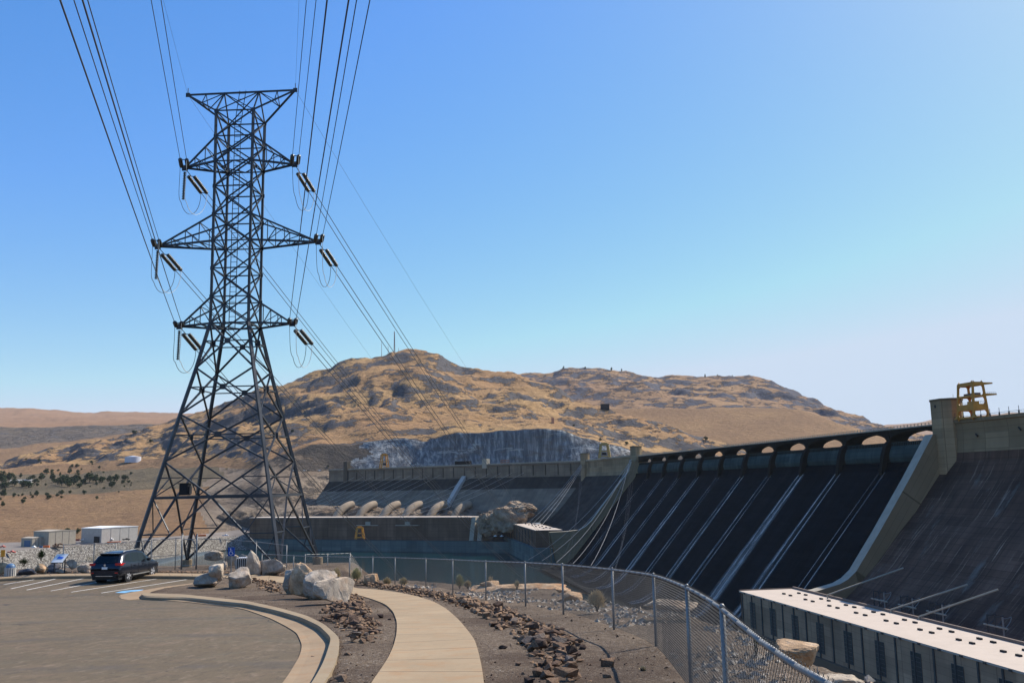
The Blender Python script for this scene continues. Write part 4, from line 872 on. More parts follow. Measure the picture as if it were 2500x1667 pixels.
for s, tip, rn in ((-1, tl, r0), (1, tr, r1_)):
    for q in (-1, 1):
        c = TP(s*1.44, q*1.44, 28.52); mb.bar(tip, c, .12); mb.bar(rn, c, .09); lo = c.lerp(tip, .5); up_ = rn.lerp(tip, .5); mb.bar(lo, up_, .055); mb.bar(lo, rn, .06); mb.bar(rn, TP(-s*1.44, q*1.44, 28.52), .07)
    mb.bar(TP(s*1.44, -1.44, 28.52).lerp(tip, .5), TP(s*1.44, 1.44, 28.52).lerp(tip, .5), .055); splate(mb, tip, .16); mb.tube(tip, tip+Vector((0, 0, .55)), .03, 5)
mb.build('shield_wire_peak', M['steel'], tw)
mb = MB()       # ladder
LDR = [TP(.1, 0, 30.7), TP(-.55, .9, 28.3), TP(-.62, 1.15, 26), TP(-.7, 1.2, 12)]
for k in range(3):
    a, b = LDR[k], LDR[k+1]; w = ex*.24
    mb.bar(a-w, b-w, .045); mb.bar(a+w, b+w, .045); N = int((a-b).length/.38)
    for q in range(N): p = a.lerp(b, (q+.5)/N); mb.bar(p-w, p+w, .035)
mb.build('ladder', M['steel'], tw)
mb = MB(); p = zat(452, 1205, 69); mb.box(p.x-.32, p.x+.3, p.y-.35, p.y+.35, p.z-.1, p.z+.72); mb.box(p.x-.42, p.x+.42, p.y-.42, p.y+.42, p.z+.72, p.z+.78); mb.box(p.x+.32, p.x+.42, p.y-.3, p.y+.2, p.z, p.z+.55)
mb.build('equipment_box', M['plasticdk'], tw)
for i in range(4):
    p = cpt(i, 13); mb = MB(); g = gz(p.x, p.y); mb.tube(Vector((p.x, p.y, g-1.2)), Vector((p.x, p.y, FOOT+.05)), .40, 16); mb.build('footing', M['kerb'], tw)

# conductors
def sagpt(P0, P1, t, sag): p = P0.lerp(P1, t); p.z -= 4*sag*t*(1-t); return p
def proj(p): p = np.array(p); d = p@F_; return 1250+FPX*(p@R_)/d, 833.5-FPX*(p@U_)/d
def fit_sag(P0, P1, tx, ty):
    best = (1e9, 20)
    for sg in np.linspace(0, 160, 161):
        for t in np.linspace(.01, .9, 90):
            x, y = proj(sagpt(P0, P1, t, sg))
            e = (x-tx)**2+(y-ty)**2
            if e < best[0]: best = (e, sg)
    return best[1]
def insulator(name, a, b, r, n=15):
    mb = MB(); a, b = Vector(a), Vector(b)
    for q in range(n):
        c0 = a.lerp(b, (q+.1)/n); c1 = a.lerp(b, (q+.5)/n); c2 = a.lerp(b, (q+1)/n); mb.tube(c0, c1, r*.45, 8, r); mb.tube(c1, c2, r, 8, r*.3)
    return mb.build(name, M['insul'], tw, True)
TGT = {('u', 1): (1124, 1052), ('m', 1): (1090, 1062), ('l', 1): (945, 1075), ('u', -1): (817, 912), ('m', -1): (817, 1072), ('l', -1): (720, 1080)}
nm = {'u': 'upper', 'm': 'middle', 'l': 'lower'}; sdn = {1: 'right', -1: 'left'}
for (key, s), tip in TIPS.items():
    sag = 4.0; px0 = {('u', -1): 381, ('m', -1): 197, ('l', -1): 174, ('u', 1): 760, ('m', 1): 887, ('l', 1): 825}[key, s]; dz_ = 0.0
    for _ in range(4):
        q_ = Vector(atz(px0, 0, tip.z+dz_)); dirc = Vector((q_.x-tip.x, q_.y-tip.y, 0)); t_ = dirc.length/300; dz_ = 4*t_-4*sag*t_*(1-t_)
    dirc.normalize(); side = Vector((-dirc.y, dirc.x, 0)); end = tip+dirc*300+Vector((0, 0, 4))
    far = D(464 if s > 0 else 690, 3.5, 22-(3 if key == 'l' else 0)); far = far+Vector({'u': (1.5, 0, 0), 'm': (-1, 0, 0), 'l': (-3, 0, 0)}[key])
    fs = fit_sag(tip, far, *TGT[key, s])
    L = (far-tip).length
    ins_end = {}
    for w in (-1, 1):
        o = side*(.23*w)
        a, b = sagpt(tip, end, .0012, sag)+o, sagpt(tip, end, .0072, sag)+o; insulator('insulator_string', a, b, .16)
        mb = MB(); mb.path([sagpt(tip, end, t, sag)+o for t in [.0072]+list(np.linspace(.02, 1, 26))], .024, 4)
        solo(mb, 'power_conductor', M['cable'], f'{"inner" if w*s > 0 else "outer"} of two power lines running overhead from the {nm[key]} {sdn[s]} crossarm', 'power line', b, 'overhead power lines')
        c0, c1 = sagpt(tip, far, 1.15/L, fs)+o, sagpt(tip, far, 3.5/L, fs)+o; insulator('insulator_string', c0, c1, .16)
        mb = MB(); mb.path([sagpt(tip, far, t, fs)+o for t in [3.5/L]+list(np.linspace(.012, 1, 50))], .028, 4)
        solo(mb, 'power_conductor', M['cable'], f'{"inner" if w*s > 0 else "outer"} of two power lines sagging across the river from the {nm[key]} {sdn[s]} crossarm', 'power line', c1, 'overhead power lines')
        ins_end[w] = (b, c1)
    h1, e1 = sagpt(tip, far, 1.15/L, fs), sagpt(tip, far, 3.5/L, fs); mb = MB(); mb.tube(tip, h1, .03, 5); mb.build('link_rod', M['steel'], tw)
    for yp in (sagpt(tip, end, .0012, sag), sagpt(tip, end, .0072, sag), h1, e1): mb = MB(); mb.tube(yp-side*.26, yp+side*.26, .035, 5); mb.build('yoke_plate', M['steel'], tw)
    if s < 0: insulator('jumper_insulator', tip+Vector((0, 0, -.3)), tip+Vector((-.05, 0, -2.55)), .13, 17)
    for w in (-1, 1):
        b, c1 = ins_end[w]; mb = MB(); pts = []
        mid_ = tip+side*(.2*w)+(Vector((0, 0, -2.75)) if s < 0 else Vector((.2, .4, -2.5)))
        for t in np.linspace(0, 1, 9): u = 1-t; q = b+Vector((0, .2, -1.9)); pts.append(b*u**3+q*3*u*u*t+(mid_+Vector((0, -.9, .1)))*3*u*t*t+mid_*t**3)
        for t in np.linspace(0, 1, 12)[1:]: u = 1-t; pts.append(mid_*u**3+(mid_+Vector((0, 1.2, -1.3)))*3*u*u*t+(c1+Vector((0, .1, -1.9)))*3*u*t*t+c1*t**3)
        mb.path(pts, .022, 4); mb.build('jumper_cable', M['alu'] if w > 0 else M['cable'], tw)
for s, tip, far, tg in ((-1, tl, D(690, 0, 34), (920, 865)), (1, tr, D(464, 0, 33), (1145, 890))):
    dirc = Vector((.25, -1, 0)).normalized(); end = tip+dirc*300
    mb = MB(); mb.path([sagpt(tip, end, t, 3) for t in np.linspace(0, 1, 24)], .008, 4); solo(mb, 'shield_wire', M['cable'], f'thin shield wire running overhead from the {sdn[s]} tip of the tower peak', 'wire', tip, 'shield wires')
    fs = fit_sag(tip, far, *tg); mb = MB(); mb.path([sagpt(tip, far, t, fs) for t in np.linspace(0, 1, 50)], .010, 4); solo(mb, 'shield_wire', M['cable'], f'thin shield wire sagging toward the dam from the {sdn[s]} tip of the tower peak', 'wire', tip, 'shield wires')
# pale cables on the far structures
def cable(P0, P1, sag, label, group, r=.16, mt='palecable'):
    mb = MB(); mb.path([sagpt(Vector(P0), Vector(P1), t, sag) for t in np.linspace(0, 1, 14)], r, 4); solo(mb, 'power_cable', M[mt], label, 'cable', Vector(P0), group)
for k in range(4):
    cable(D(690-k*2, 5.6, 20-k), D(640-k*28, 84, -49), 4, 'pale cable strung from the bend tower down to the small powerhouse roof', 'cables from the bend tower', .13)
for k in range(5):
    cable(D(461+k*1.6, 5.8, 20-(k % 2)*3), D(430-k*42, 118-k*5, -72+k*2), 10, 'pale cable hanging from the far spillway tower down over the water', 'cables from the spillway tower', .13)
for k in range(16):
    if k in (10,): continue
    s = 425-k*20-(30 if k > 9 else 0); cable(T(s, .4, 12), T(s+92, 118, -44), 5, 'pale cable slanting from the forebay dam face down toward the far powerhouse roof', 'cables from the forebay dam', .16)
for k in range(8):
    s = 428-k*28; cable(T(s, 14, -8), T(s+14, 52, -32), 0, 'thin pale cable on the lower left face of the forebay dam', 'lower cables on the forebay dam', .13)

# ================================================================== chain link fences
def chain_fence(label, rail, H, dia, rw, posts, rail_r=.021, post_r=.026, mid=False, meshmat='wire', two=False):
    rail = [Vector(p) for p in rail]; L = np.array([tuple(p) for p in rail]); d = np.r_[0, np.cumsum(np.linalg.norm(np.diff(L, axis=0), axis=1))]
    at = lambda s: Vector([np.interp(s, d, L[:, k]) for k in range(3)])
    base = at(0); fn = thing('chain_link_fence', label, 'fence', base-Vector((0, 0, H)))
    mb = MB(); mb.path([at(s) for s in np.arange(0, d[-1], .5)]+[rail[-1]], rail_r, 8)
    if mid: mb.path([p-Vector((0, 0, H*.55)) for p in rail], rail_r*.8, 6)
    mb.build('top_rail', M['galv'], fn, True)
    for s in posts:
        p = at(s); mb = MB(); mb.tube(p-Vector((0, 0, H+.25)), p+Vector((0, 0, .02)), post_r, 8); mb.tube(p+Vector((0, 0, .02)), p+Vector((0, 0, .05)), post_r*1.2, 8, post_r*.5); mb.build('post', M['galv'], fn, True)
    mb = MB(); mh = H+.02; n0 = int(-mh/dia); n1 = int(d[-1]/dia)+1; K = 9
    off = np.array([0, 0, 0])
    V = []; Fc = []
    for sg in (1, -1):
        for q in range(n0 if sg > 0 else 0, n1 if sg > 0 else int((d[-1]+mh)/dia)+1):
            prev = None; top = None
            for k in range(K+1):
                h = mh*k/K; s = q*dia+sg*h
                if s < 0 or s > d[-1]: prev = None; continue
                c = np.array([np.interp(s, d, L[:, 0]), np.interp(s, d, L[:, 1]), np.interp(s, d, L[:, 2])-H+h+.025])
                i = len(V); dx = rw
                V += [tuple(c+np.array([-dx, sg*dx*.6, 0])), tuple(c+np.array([dx, sg*dx*.6, 0])), tuple(c+np.array([0, -dx, 0]))]
                if prev is not None: Fc += [(prev, prev+1, i+1, i), (prev+1, prev+2, i+2, i+1), (prev+2, prev, i, i+2)]
                prev = i
    mb.v = V; mb.f = Fc; mb.mi = [0]*len(Fc); mb.uv = [None]*len(Fc)
    mb.build('wire_mesh', M[meshmat], fn, fixn=False); return fn
FB = [(639.5, 1352, 1397), (729, 1356.6, 1403), (842, 1359.5, 1418), (908, 1359.2, 1424), (978.6, 1361.4, 1431), (1034.5, 1363, 1440), (1106, 1366, 1451), (1188, 1370, 1464), (1281.5, 1373, 1481), (1380.6, 1379, 1501.5), (1491, 1389.5, 1534), (1596, 1403, 1575)]
rail = [zat(x, y, gp(x, b).y) for x, y, b in FB]+[zat(1673, 1432, 11.6), zat(1756, 1476, 8.7), zat(1848, 1561, 6.7), zat(1938, 1634, 5.45), zat(2006, 1668, 4.9), zat(2140, 1740, 4.2), zat(2420, 1880, 3.6)]
cum = np.r_[0, np.cumsum([(rail[i+1]-rail[i]).length for i in range(len(rail)-1)])]
rl = [Vector(p) for p in smooth(resamp(rail, 60), 2)]
scale_ = 1.0
cum2 = np.linspace(0, np.linalg.norm(np.diff(np.array([tuple(p) for p in rl]), axis=0), axis=1).sum(), 60)
def near_s(p):
    A = np.array([tuple(q) for q in rl]); dd_ = np.r_[0, np.cumsum(np.linalg.norm(np.diff(A, axis=0), axis=1))]; return float(dd_[np.argmin(np.linalg.norm(A-np.array(p), axis=1))])
chain_fence('waist high galvanised chain link fence curving along the river side of the footpath', rl, 1.2, .071, .0019, [near_s(p) for p in rail[:12]]+[near_s(rail[12]), near_s(rail[13])])
def fence_px(pts): return [zat(x, y, Y) for x, y, Y in pts]
TF = fence_px([(155, 1329, 60.5), (230, 1327, 61.5), (283, 1325, 62), (370, 1318, 63.5), (441, 1313, 64.5)])
def cumd(R): return list(np.r_[0, np.cumsum([(R[i+1]-R[i]).length for i in range(len(R)-1)])])
def dens(R, m=6): return [R[i].lerp(R[i+1], k/m) for i in range(len(R)-1) for k in range(m)]+[R[-1]]
chain_fence('tall chain link fence between the car and the tower base left of the gate', dens(TF), 2.0, .12, .0022, [x+.01 for x in cumd(TF)[:-1]]+[cumd(TF)[-1]-.3], .024, .03, True)
TF2 = fence_px([(481, 1314, 65), (553, 1317, 64.3), (626, 1322, 62.5), (700, 1331, 61)])
chain_fence('tall chain link fence right of the gate behind the blue parking sign', dens(TF2), 2.0, .12, .0022, cumd(TF2), .024, .03, False)
gt = thing('fence_gate', 'chain link gate with two thick posts in front of the round tower footing', 'gate', zat(461, 1378, 64.7))
for x in (443, 479):
    p = zat(x, 1381, 64.6); mb = MB(); mb.tube(p-Vector((0, 0, .3)), p+Vector((0, 0, 2.1)), .06, 10); mb.tube(p+Vector((0, 0, 2.1)), p+Vector((0, 0, 2.17)), .075, 10, .02); mb.build('gate_post', M['galv'], gt, True)
p0, p1 = zat(446, 1316, 64.6), zat(476, 1316, 64.6); mb = MB()
for h in (0, -1.75): mb.tube(p0+Vector((0, 0, h)), p1+Vector((0, 0, h)), .028, 6)
for p in (p0, p1): mb.tube(p, p+Vector((0, 0, -1.75)), .028, 6)
mb.build('gate_frame', M['galv'], gt)
mb = MB()
for q in range(-14, 8):
    for sg in (1, -1):
        x0 = q*.12 if sg > 0 else (q+14)*.12+.0
        a = p0+Vector((x0 if sg > 0 else x0, 0, -1.75)); b = a+Vector((sg*1.75, 0, 1.75)); w_ = (p1-p0).x
        t0 = max(0, (0-(a.x-p0.x))/(b.x-a.x), ) if sg > 0 else max(0, ((a.x-p0.x)-w_)/1.75); t1 = min(1, (w_-(a.x-p0.x))/1.75) if sg > 0 else min(1, (a.x-p0.x)/1.75)
        if t1 > t0: mb.tube(a.lerp(b, t0), a.lerp(b, t1), .003, 3)
mb.build('wire_mesh', M['wire'], gt)
CF = fence_px([(745, 1353, 66), (800, 1352, 68), (855, 1350, 70), (882, 1388, 74)])
chain_fence('pale chain link enclosure on the bank beside the right tower leg', dens(CF), 1.9, .12, .0024, cumd(CF), .022, .026, False, 'galv')

# ================================================================== car
CH = radians(-7); wr = gp(309.5, 1420, -AS); 
car = thing('car', 'dark blue suv parked in a stall with its tail toward the lot', 'car', (0, 0, 0))
cl_ = Vector((-1.33, -.79, 0)); rot = Matrix.Rotation(CH+pi/2, 3, 'Z')
car.location = wr-rot @ cl_; car.location.z = FLAT-AS+.004; car.rotation_euler = (0, 0, CH+pi/2)
ST = [(-2.31, .52, .80, .82, .80, .70), (-2.27, .42, .98, 1.02, .86, .74), (-2.2, .36, 1.04, 1.12, .90, .76), (-2.02, .34, 1.06, 1.31, .92, .71), (-1.84, .34, 1.06, 1.48, .92, .68), (-1.55, .33, 1.05, 1.60, .925, .66), (-1.2, .31, 1.04, 1.66, .925, .66), (-.9, .30, 1.03, 1.68, .925, .67), (-.2, .28, 1.01, 1.675, .925, .67), (.35, .28, .99, 1.62, .925, .68), (.8, .28, .99, 1.35, .92, .72), (1.2, .29, .99, 1.06, .91, .78), (1.5, .30, .96, 1.02, .90, .74), (1.95, .33, .88, .93, .86, .66), (2.2, .38, .76, .80, .78, .58), (2.31, .46, .62, .65, .66, .5)]
def sect(st):
    x, zb, zl, zt, w, wr_ = st
    half = [(w*.86, zb), (w*.97, zb+.10), (w, zb+.28), (w*1.0, (zb+zl)/2+.06), (w*.975, zl-.05), (w*.95, zl), (wr_+(w*.95-wr_)*.12, zl+(zt-zl)*.88), (wr_*.93, zl+(zt-zl)*.985), (wr_*.5, zt+.008)]
    return [(x, -y, z) for y, z in half[::1]]+[(x, y, z) for y, z in half[::-1]]
mb = MB(); G = [sect(s) for s in ST]; mb.grid(G); mb.face(G[0]); mb.face(G[-1][::-1]); body = mb.build('body', M['carpaint'], car, True, local=True)
mb = MB(); mb.box(-2.2, 2.2, -.78, .78, .2, .4)
for x in (-1.33, 1.33):
    for s in (-1, 1): mb.tube((x, s*.55, .36), (x, s*(.885 if x > 0 else .90), .36), .40, 20)
mb.build('wheel_well', M['plasticdk'], car, local=True)
for x in (-1.33, 1.33):
    for s in (-1, 1):
        wv = thing('wheel', None, None, (x, s*.79, .345)); wv.parent = car; wv.name = 'wheel'
        mb = MB(); n = 24; G = []
        for (yy, rr) in ((-.11, .22), (-.115, .31), (-.08, .343), (.08, .343), (.115, .31), (.11, .22)): G.append([(rr*cos(a), s*yy, rr*sin(a)) for a in np.linspace(0, 2*pi, n+1)])
        mb.grid(G); mb.build('tyre', M['black'], wv, True, local=True)
        mb = MB(); mb.tube((0, s*.06, 0), (0, s*.075, 0), .235, 24, m=1)
        for q in range(5):
            for dq in (-.13, .13):
                a = q*2*pi/5+dq; mb.tube((.04*cos(a), s*.105, .04*sin(a)), (.225*cos(a+dq*.3), s*.10, .225*sin(a+dq*.3)), .021, 4)
        for k in range(24): a, b = k*pi/12, (k+1)*pi/12; mb.tube((.225*cos(a), s*.10, .225*sin(a)), (.225*cos(b), s*.10, .225*sin(b)), .014, 4)
        mb.build('rim', [M['rimgrey'], M['dark']], wv, local=True)
def side_panel(pts, s, eps=.008):   # (x, t) with t 0 at beltline .. 1 at roof, on the greenhouse side
    out = []
    for x, t in pts:
        i = max(j for j in range(len(ST)-1) if ST[j][0] <= x); f = (x-ST[i][0])/(ST[i+1][0]-ST[i][0]); st = [ST[i][k]*(1-f)+ST[i+1][k]*f for k in range(6)]
        _, zb, zl, zt, w, wr_ = st; y0, z0 = w*.95, zl; y1, z1 = wr_+(w*.95-wr_)*.12, zl+(zt-zl)*.88; out.append((x, s*(y0+(y1-y0)*t+eps), z0+(z1-z0)*t+.002))
    return out
for s in (-1, 1):
    for nm_, pts in (('side_window', [(-.95, .1), (-.35, .1), (-.35, .95), (-.95, .97)]), ('side_window', [(-.27, .1), (.3, .1), (.78, .25), (.36, .9), (-.27, .95)]), ('quarter_window', [(-1.72, .30), (-1.05, .12), (-1.05, .97), (-1.42, .90)])):
        mb = MB(); p = side_panel(pts, s); mb.face(p if s < 0 else p[::-1]); mb.build(nm_, M['carglass'], car, local=True, fixn=False)
    mb = MB(); mb.box(.52, .66, s*.94 if s > 0 else -1.12, 1.12 if s > 0 else s*.94, 1.02, 1.17); mb.build('wing_mirror', M['plasticdk'], car, local=True)
    mb = MB(); mb.path([(-1.55, s*.62, 1.66), (-1.3, s*.63, 1.72), (.0, s*.64, 1.735), (.3, s*.65, 1.66)], .022, 6); mb.build('roof_rail', M['galv'], car, local=True)
    mb = MB(); mb.box(-2.285, -2.0, s*.60 if s > 0 else -.925, .925 if s > 0 else s*.60, .98, 1.10); mb.face([(-2.2, s*.93, 1.10), (-1.8, s*.94, 1.08), (-2.2, s*.93, .99)]); mb.build('tail_lamp', M['taillight'], car, local=True)
    mb = MB(); mb.box(2.0, 2.22, s*.5 if s > 0 else -.8, .8 if s > 0 else s*.5, .72, .82); mb.build('headlight', M['chrome'], car, local=True)
    for x in (-.75, .15): mb = MB(); mb.box(x-.1, x+.1, s*.925 if s > 0 else -.955, .955 if s > 0 else s*.925, .87, .91); mb.build('door_handle', M['carpaint'], car, local=True)
    mb = MB()
    for x in (-.31, .86, -1.12): mb.box(x-.006, x+.006, s*.918 if s > 0 else -.930, .930 if s > 0 else s*.918, .42, .98)
    mb.box(-.95, .9, s*.9 if s > 0 else -.938, .938 if s > 0 else s*.9, .34, .39, 1); mb.build('door_seam', [M['dark'], M['galv']], car, local=True)
mb = MB(); mb.face([(-2.235, -.66, 1.11), (-2.235, .66, 1.11), (-1.80, .56, 1.552), (-1.80, -.56, 1.552)][::-1]); mb.build('rear_window', M['carglass'], car, local=True)
mb = MB(); mb.box(-1.90, -1.5, -.58, .58, 1.565, 1.615); mb.build('spoiler', M['carpaint'], car, local=True)
mb = MB(); mb.face([(.42, -.60, 1.6), (.42, .60, 1.6), (1.17, .70, 1.10), (1.17, -.70, 1.10)]); mb.build('windscreen', M['carglass'], car, local=True)
mb = MB(); mb.box(-2.335, -2.25, -.72, .72, .36, .52); mb.build('bumper', M['plasticdk'], car, local=True)
mb = MB(); mb.box(-2.345, -2.3, -.5, .5, .40, .43); mb.build('bumper_strip', M['chrome'], car, local=True)
mb = MB(); mb.box(-2.325, -2.29, -.16, .16, .78, .90); mb.build('licence_plate', M['white'], car, local=True)
mb = MB(); mb.tube((-2.26, 0, 1.0), (-2.315, 0, 1.0), .06, 14); mb.build('badge', M['chrome'], car, local=True)
mb = MB(); mb.box(-2.34, -2.27, .62, .78, .56, .62); mb.box(-2.34, -2.27, -.78, -.62, .56, .62); mb.build('reflector', M['taillight'], car, local=True)

# ================================================================== boulders
def rock_mesh(seed, dims, cuts=9, sub=3, rough=.10):
    """angular rock: hull of a few points, faces split and roughened"""
    rs = np.random.RandomState(seed); bm = bmesh.new(); n = 11+cuts
    for q in range(n):
        v = rs.normal(size=3); v /= np.max(np.abs(v))**.75*np.linalg.norm(v)**.25; bm.verts.new(v*rs.uniform(.86, 1.0))
    r_ = bmesh.ops.convex_hull(bm, input=bm.verts)
    junk = [g for g in r_['geom_interior'] if isinstance(g, bmesh.types.BMVert)]
    if junk: bmesh.ops.delete(bm, geom=junk, context='VERTS')
    if sub >= 3:
        bmesh.ops.bevel(bm, geom=list(bm.edges), offset=.07, segments=1, affect='EDGES')
        bmesh.ops.triangulate(bm, faces=bm.faces); bmesh.ops.subdivide_edges(bm, edges=list(bm.edges), cuts=3 if sub == 3 else 4, use_grid_fill=True); bmesh.ops.triangulate(bm, faces=bm.faces)
        for v in bm.verts:
            q = v.co.copy(); k = mnoise.noise(q*1.9+Vector((seed, 0, 0)))*.6+mnoise.noise(q*4.7+Vector((0, seed, 0)))*.35+mnoise.noise(q*11+Vector((0, 0, seed)))*.22
            v.co += q.normalized()*k*rough*1.5
    lo = [min(v.co[k] for v in bm.verts) for k in range(3)]; hi = [max(v.co[k] for v in bm.verts) for k in range(3)]
    for v in bm.verts:
        for k in range(3): v.co[k] = ((v.co[k]-lo[k])/(hi[k]-lo[k])-(.5 if k < 2 else 0))*dims[k]
    bmesh.ops.recalc_face_normals(bm, faces=bm.faces)
    me = bpy.data.meshes.new('boulder'); bm.to_mesh(me); bm.free(); return me
def boulder(l, r, top, base, seed, mt, label, cuts=9, dep=.8, name='boulder', peak=None, sink=.06):
    p = gp((l+r)/2, base); k = p.y/FPX*1.02; w = (r-l)*k; h = (base-top)*k*1.02+.1; dy = w*dep
    me = rock_mesh(seed, (w*1.06, dy, h), cuts)
    if peak is not None:
        for v in me.vertices:
            t = v.co.z/h
            if t > .3: f = (t-.3)/.7; v.co.x = v.co.x*(1-.72*f)+peak*w*.5*f; v.co.y *= 1-.5*f
    me.materials.append(mt); o = bpy.data.objects.new(name, me); COL.objects.link(o)
    o.location = (p.x, p.y+dy*.42, gz(p.x, p.y)-sink-.02); return tag(o, label, 'boulder', 'landscape boulders')
boulder(470, 546, 1404, 1434, 11, M['rkG'], 'low flat grey boulder left of the two pointed boulders on the gravel island', 7, .6)
boulder(506, 566, 1383, 1433, 23, M['rkW'], 'pointed whitish boulder behind the trapezoid one on the gravel island', 9, .8)
boulder(532, 602, 1392, 1437, 31, M['rkB'], 'trapezoid boulder with a dark shaded side on the gravel island', 7, .8)
boulder(688, 738, 1396, 1450, 41, M['rkG'], 'grey boulder at the back left of the large boulder cluster', 8, .9)
b5 = boulder(700, 792, 1383, 1462, 53, M['rkO'], 'tall orange peaked boulder with two drill holes in the large cluster', 9, .7, peak=-.45)
boulder(738, 822, 1401, 1464, 67, M['rkB'], 'brown boulder in the middle of the large cluster behind the white one', 8, .8)
boulder(764, 850, 1416, 1477, 71, M['rkW'], 'broad white boulder at the front of the large cluster by the path', 10, .85)
mb = MB(); h_ = max(v.co.z for v in b5.data.vertices); pk = max(b5.data.vertices, key=lambda v: v.co.z).co
for dx in (-.05, .09):
    p = Vector(b5.location)+Vector((pk.x+dx+.05, 0, h_-.28)); mb.tube((pk.x+dx+.04, pk.y-.34, h_-.36), (pk.x+dx+.04, pk.y+.3, h_-.22), .03, 8)
mb.build('drill_hole', M['dark'], b5, local=True)
boulder(494, 546, 1348, 1382, 83, M['rkG'], 'grey boulder right of the gate at the edge of the bank', 8, .8)
boulder(547, 578, 1357, 1381, 89, M['rkW'], 'whitish boulder behind the blue parking sign', 8, .8)
boulder(524, 552, 1372, 1391, 97, M['rkB'], 'small brown boulder left of the blue sign post', 8, .8)
boulder(570, 602, 1357, 1392, 101, M['rkG'], 'grey slab boulder behind the slatted litter bin', 7, .6)
boulder(596, 636, 1349, 1404, 103, M['rkW'], 'tall leaning white boulder right behind the slatted litter bin', 8, .8, peak=-.3)
boulder(619, 660, 1370, 1402, 107, M['rkG'], 'small dark grey boulder leaning on the blocky one past the path', 8, .8)
boulder(638, 690, 1364, 1405, 109, M['rkB'], 'blocky cream boulder with shaded base past the path', 7, .8)
boulder(886, 921, 1400, 1427, 119, M['rkO'], 'rounded orange boulder just behind the chain link fence by the brush', 12, .9, sink=.15)
boulder(-14, 16, 1376, 1402, 127, M['rkO'], 'peach boulder at the far left behind the blue domed bin', 8, .8)
boulder(40, 80, 1390, 1403.5, 131, M['rkD'], 'flat blue grey slab boulder right of the blue domed bin', 5, .7)
boulder(80, 115, 1378, 1401.5, 137, M['rkO'], 'square peach boulder beside the flat blue grey slab', 6, .8)
boulder(103, 142, 1376, 1399, 139, M['rkD'], 'dark shaded boulder behind the square peach one', 7, .8)
boulder(130, 157, 1390, 1400, 149, M['rkG'], 'low whitish boulder at the foot of the fence corner post', 6, .8)
boulder(160, 190, 1368, 1398, 151, M['rkW'], 'cream boulder between the fence corner post and the car', 8, .8)
boulder(184, 226, 1377, 1399, 157, M['rkB'], 'brownish boulder half hidden behind the tail of the car', 8, .8)
p = zat(1950, 1630, 8.9); 
def freerock(P, dims, seed, mt, label, cuts=8, name='boulder', rz=0):
    me = rock_mesh(seed, dims, cuts); me.materials.append(mt); o = bpy.data.objects.new(name, me); COL.objects.link(o); o.location = P; o.rotation_euler = (0, 0, rz); return tag(o, label, 'boulder', 'landscape boulders')
freerock(zat(1952, 1640, 10.5), (.46, .45, .33), 163, M['rkO'], 'tan boulder on the bank just beyond the near end of the chain link fence', 7)
freerock(zat(2050, 1690, 9.5), (.55, .4, .28), 167, M['rkW'], 'pale cracked rock beyond the fence rail at the bottom edge of the view', 9)
freerock(zat(1270, 1440, 41.)-Vector((0, 0, .45)), (4.4, 1.6, .75), 173, M['rkO'], 'long low tan rock ledge at the bank edge beyond the fence', 7)
freerock(zat(1395, 1462, 32.)-Vector((0, 0, .3)), (1.2, 1.0, .6), 179, M['rkO'], 'tan outcrop left of the tall dry bush beyond the fence', 7)
freerock(zat(1195, 1420+12, 41.)-Vector((0, 0, .25)), (.9, .8, .5), 181, M['rkO'], 'small orange rock at the bank edge between two fence posts', 7)
freerock(zat(1640, 1488, 22.5), (1.3, 1.2, .25), 191, M['rkW'], 'low bleached rock mound on the bank beyond the curve of the fence', 7)

# ================================================================== brown rubble strips
def gpoly(px): return [tuple(gp(*p))[:2] for p in px]
STRIPS = [
 ('between the kerb and the footpath', gpoly([(844, 1451.6), (883, 1456), (896, 1474), (915, 1507), (930, 1530), (930, 1545), (909, 1569), (868, 1572), (832, 1575), (831, 1552), (812, 1530), (786, 1515), (774, 1503), (790, 1484), (832, 1474)]), 380, 130),
 ('between the footpath and the fence', gpoly([(815, 1421), (897, 1422), (957, 1430), (1046, 1445), (1136, 1463), (1225, 1485), (1284, 1502), (1321, 1524), (1365, 1541), (1406, 1558), (1426, 1575), (1433, 1602), (1440, 1626), (1445, 1690), (1335, 1690), (1297, 1629), (1290, 1599), (1252, 1568), (1250, 1548), (1212, 1541), (1202, 1527), (1168, 1503), (1127, 1486), (1100, 1476), (1040, 1460), (960, 1441), (900, 1431), (815, 1427)]), 860, 140),
 ('between the boulders and the far side of the island', gpoly([(608, 1420), (640, 1416.5), (688, 1425), (690, 1450), (655, 1446), (632, 1435)]), 90, 0)]
RM = []
for q in range(14):
    me = rock_mesh(300+q, (1, .82, .66), 3, 2, .10); me.name = 'lava_rock'; me.materials.append(M['lava']); RM.append(me)
rs = np.random.RandomState(77)
rest = MB()
def add_rest(me, loc, sc, rz, tilt):
    Mx = Matrix.Translation(loc) @ Matrix.Rotation(rz, 4, 'Z') @ Matrix.Rotation(tilt, 4, 'X') @ Matrix.Diagonal((*sc, 1)); rest.poly([Mx @ v.co for v in me.vertices], [tuple(p.vertices) for p in me.polygons])
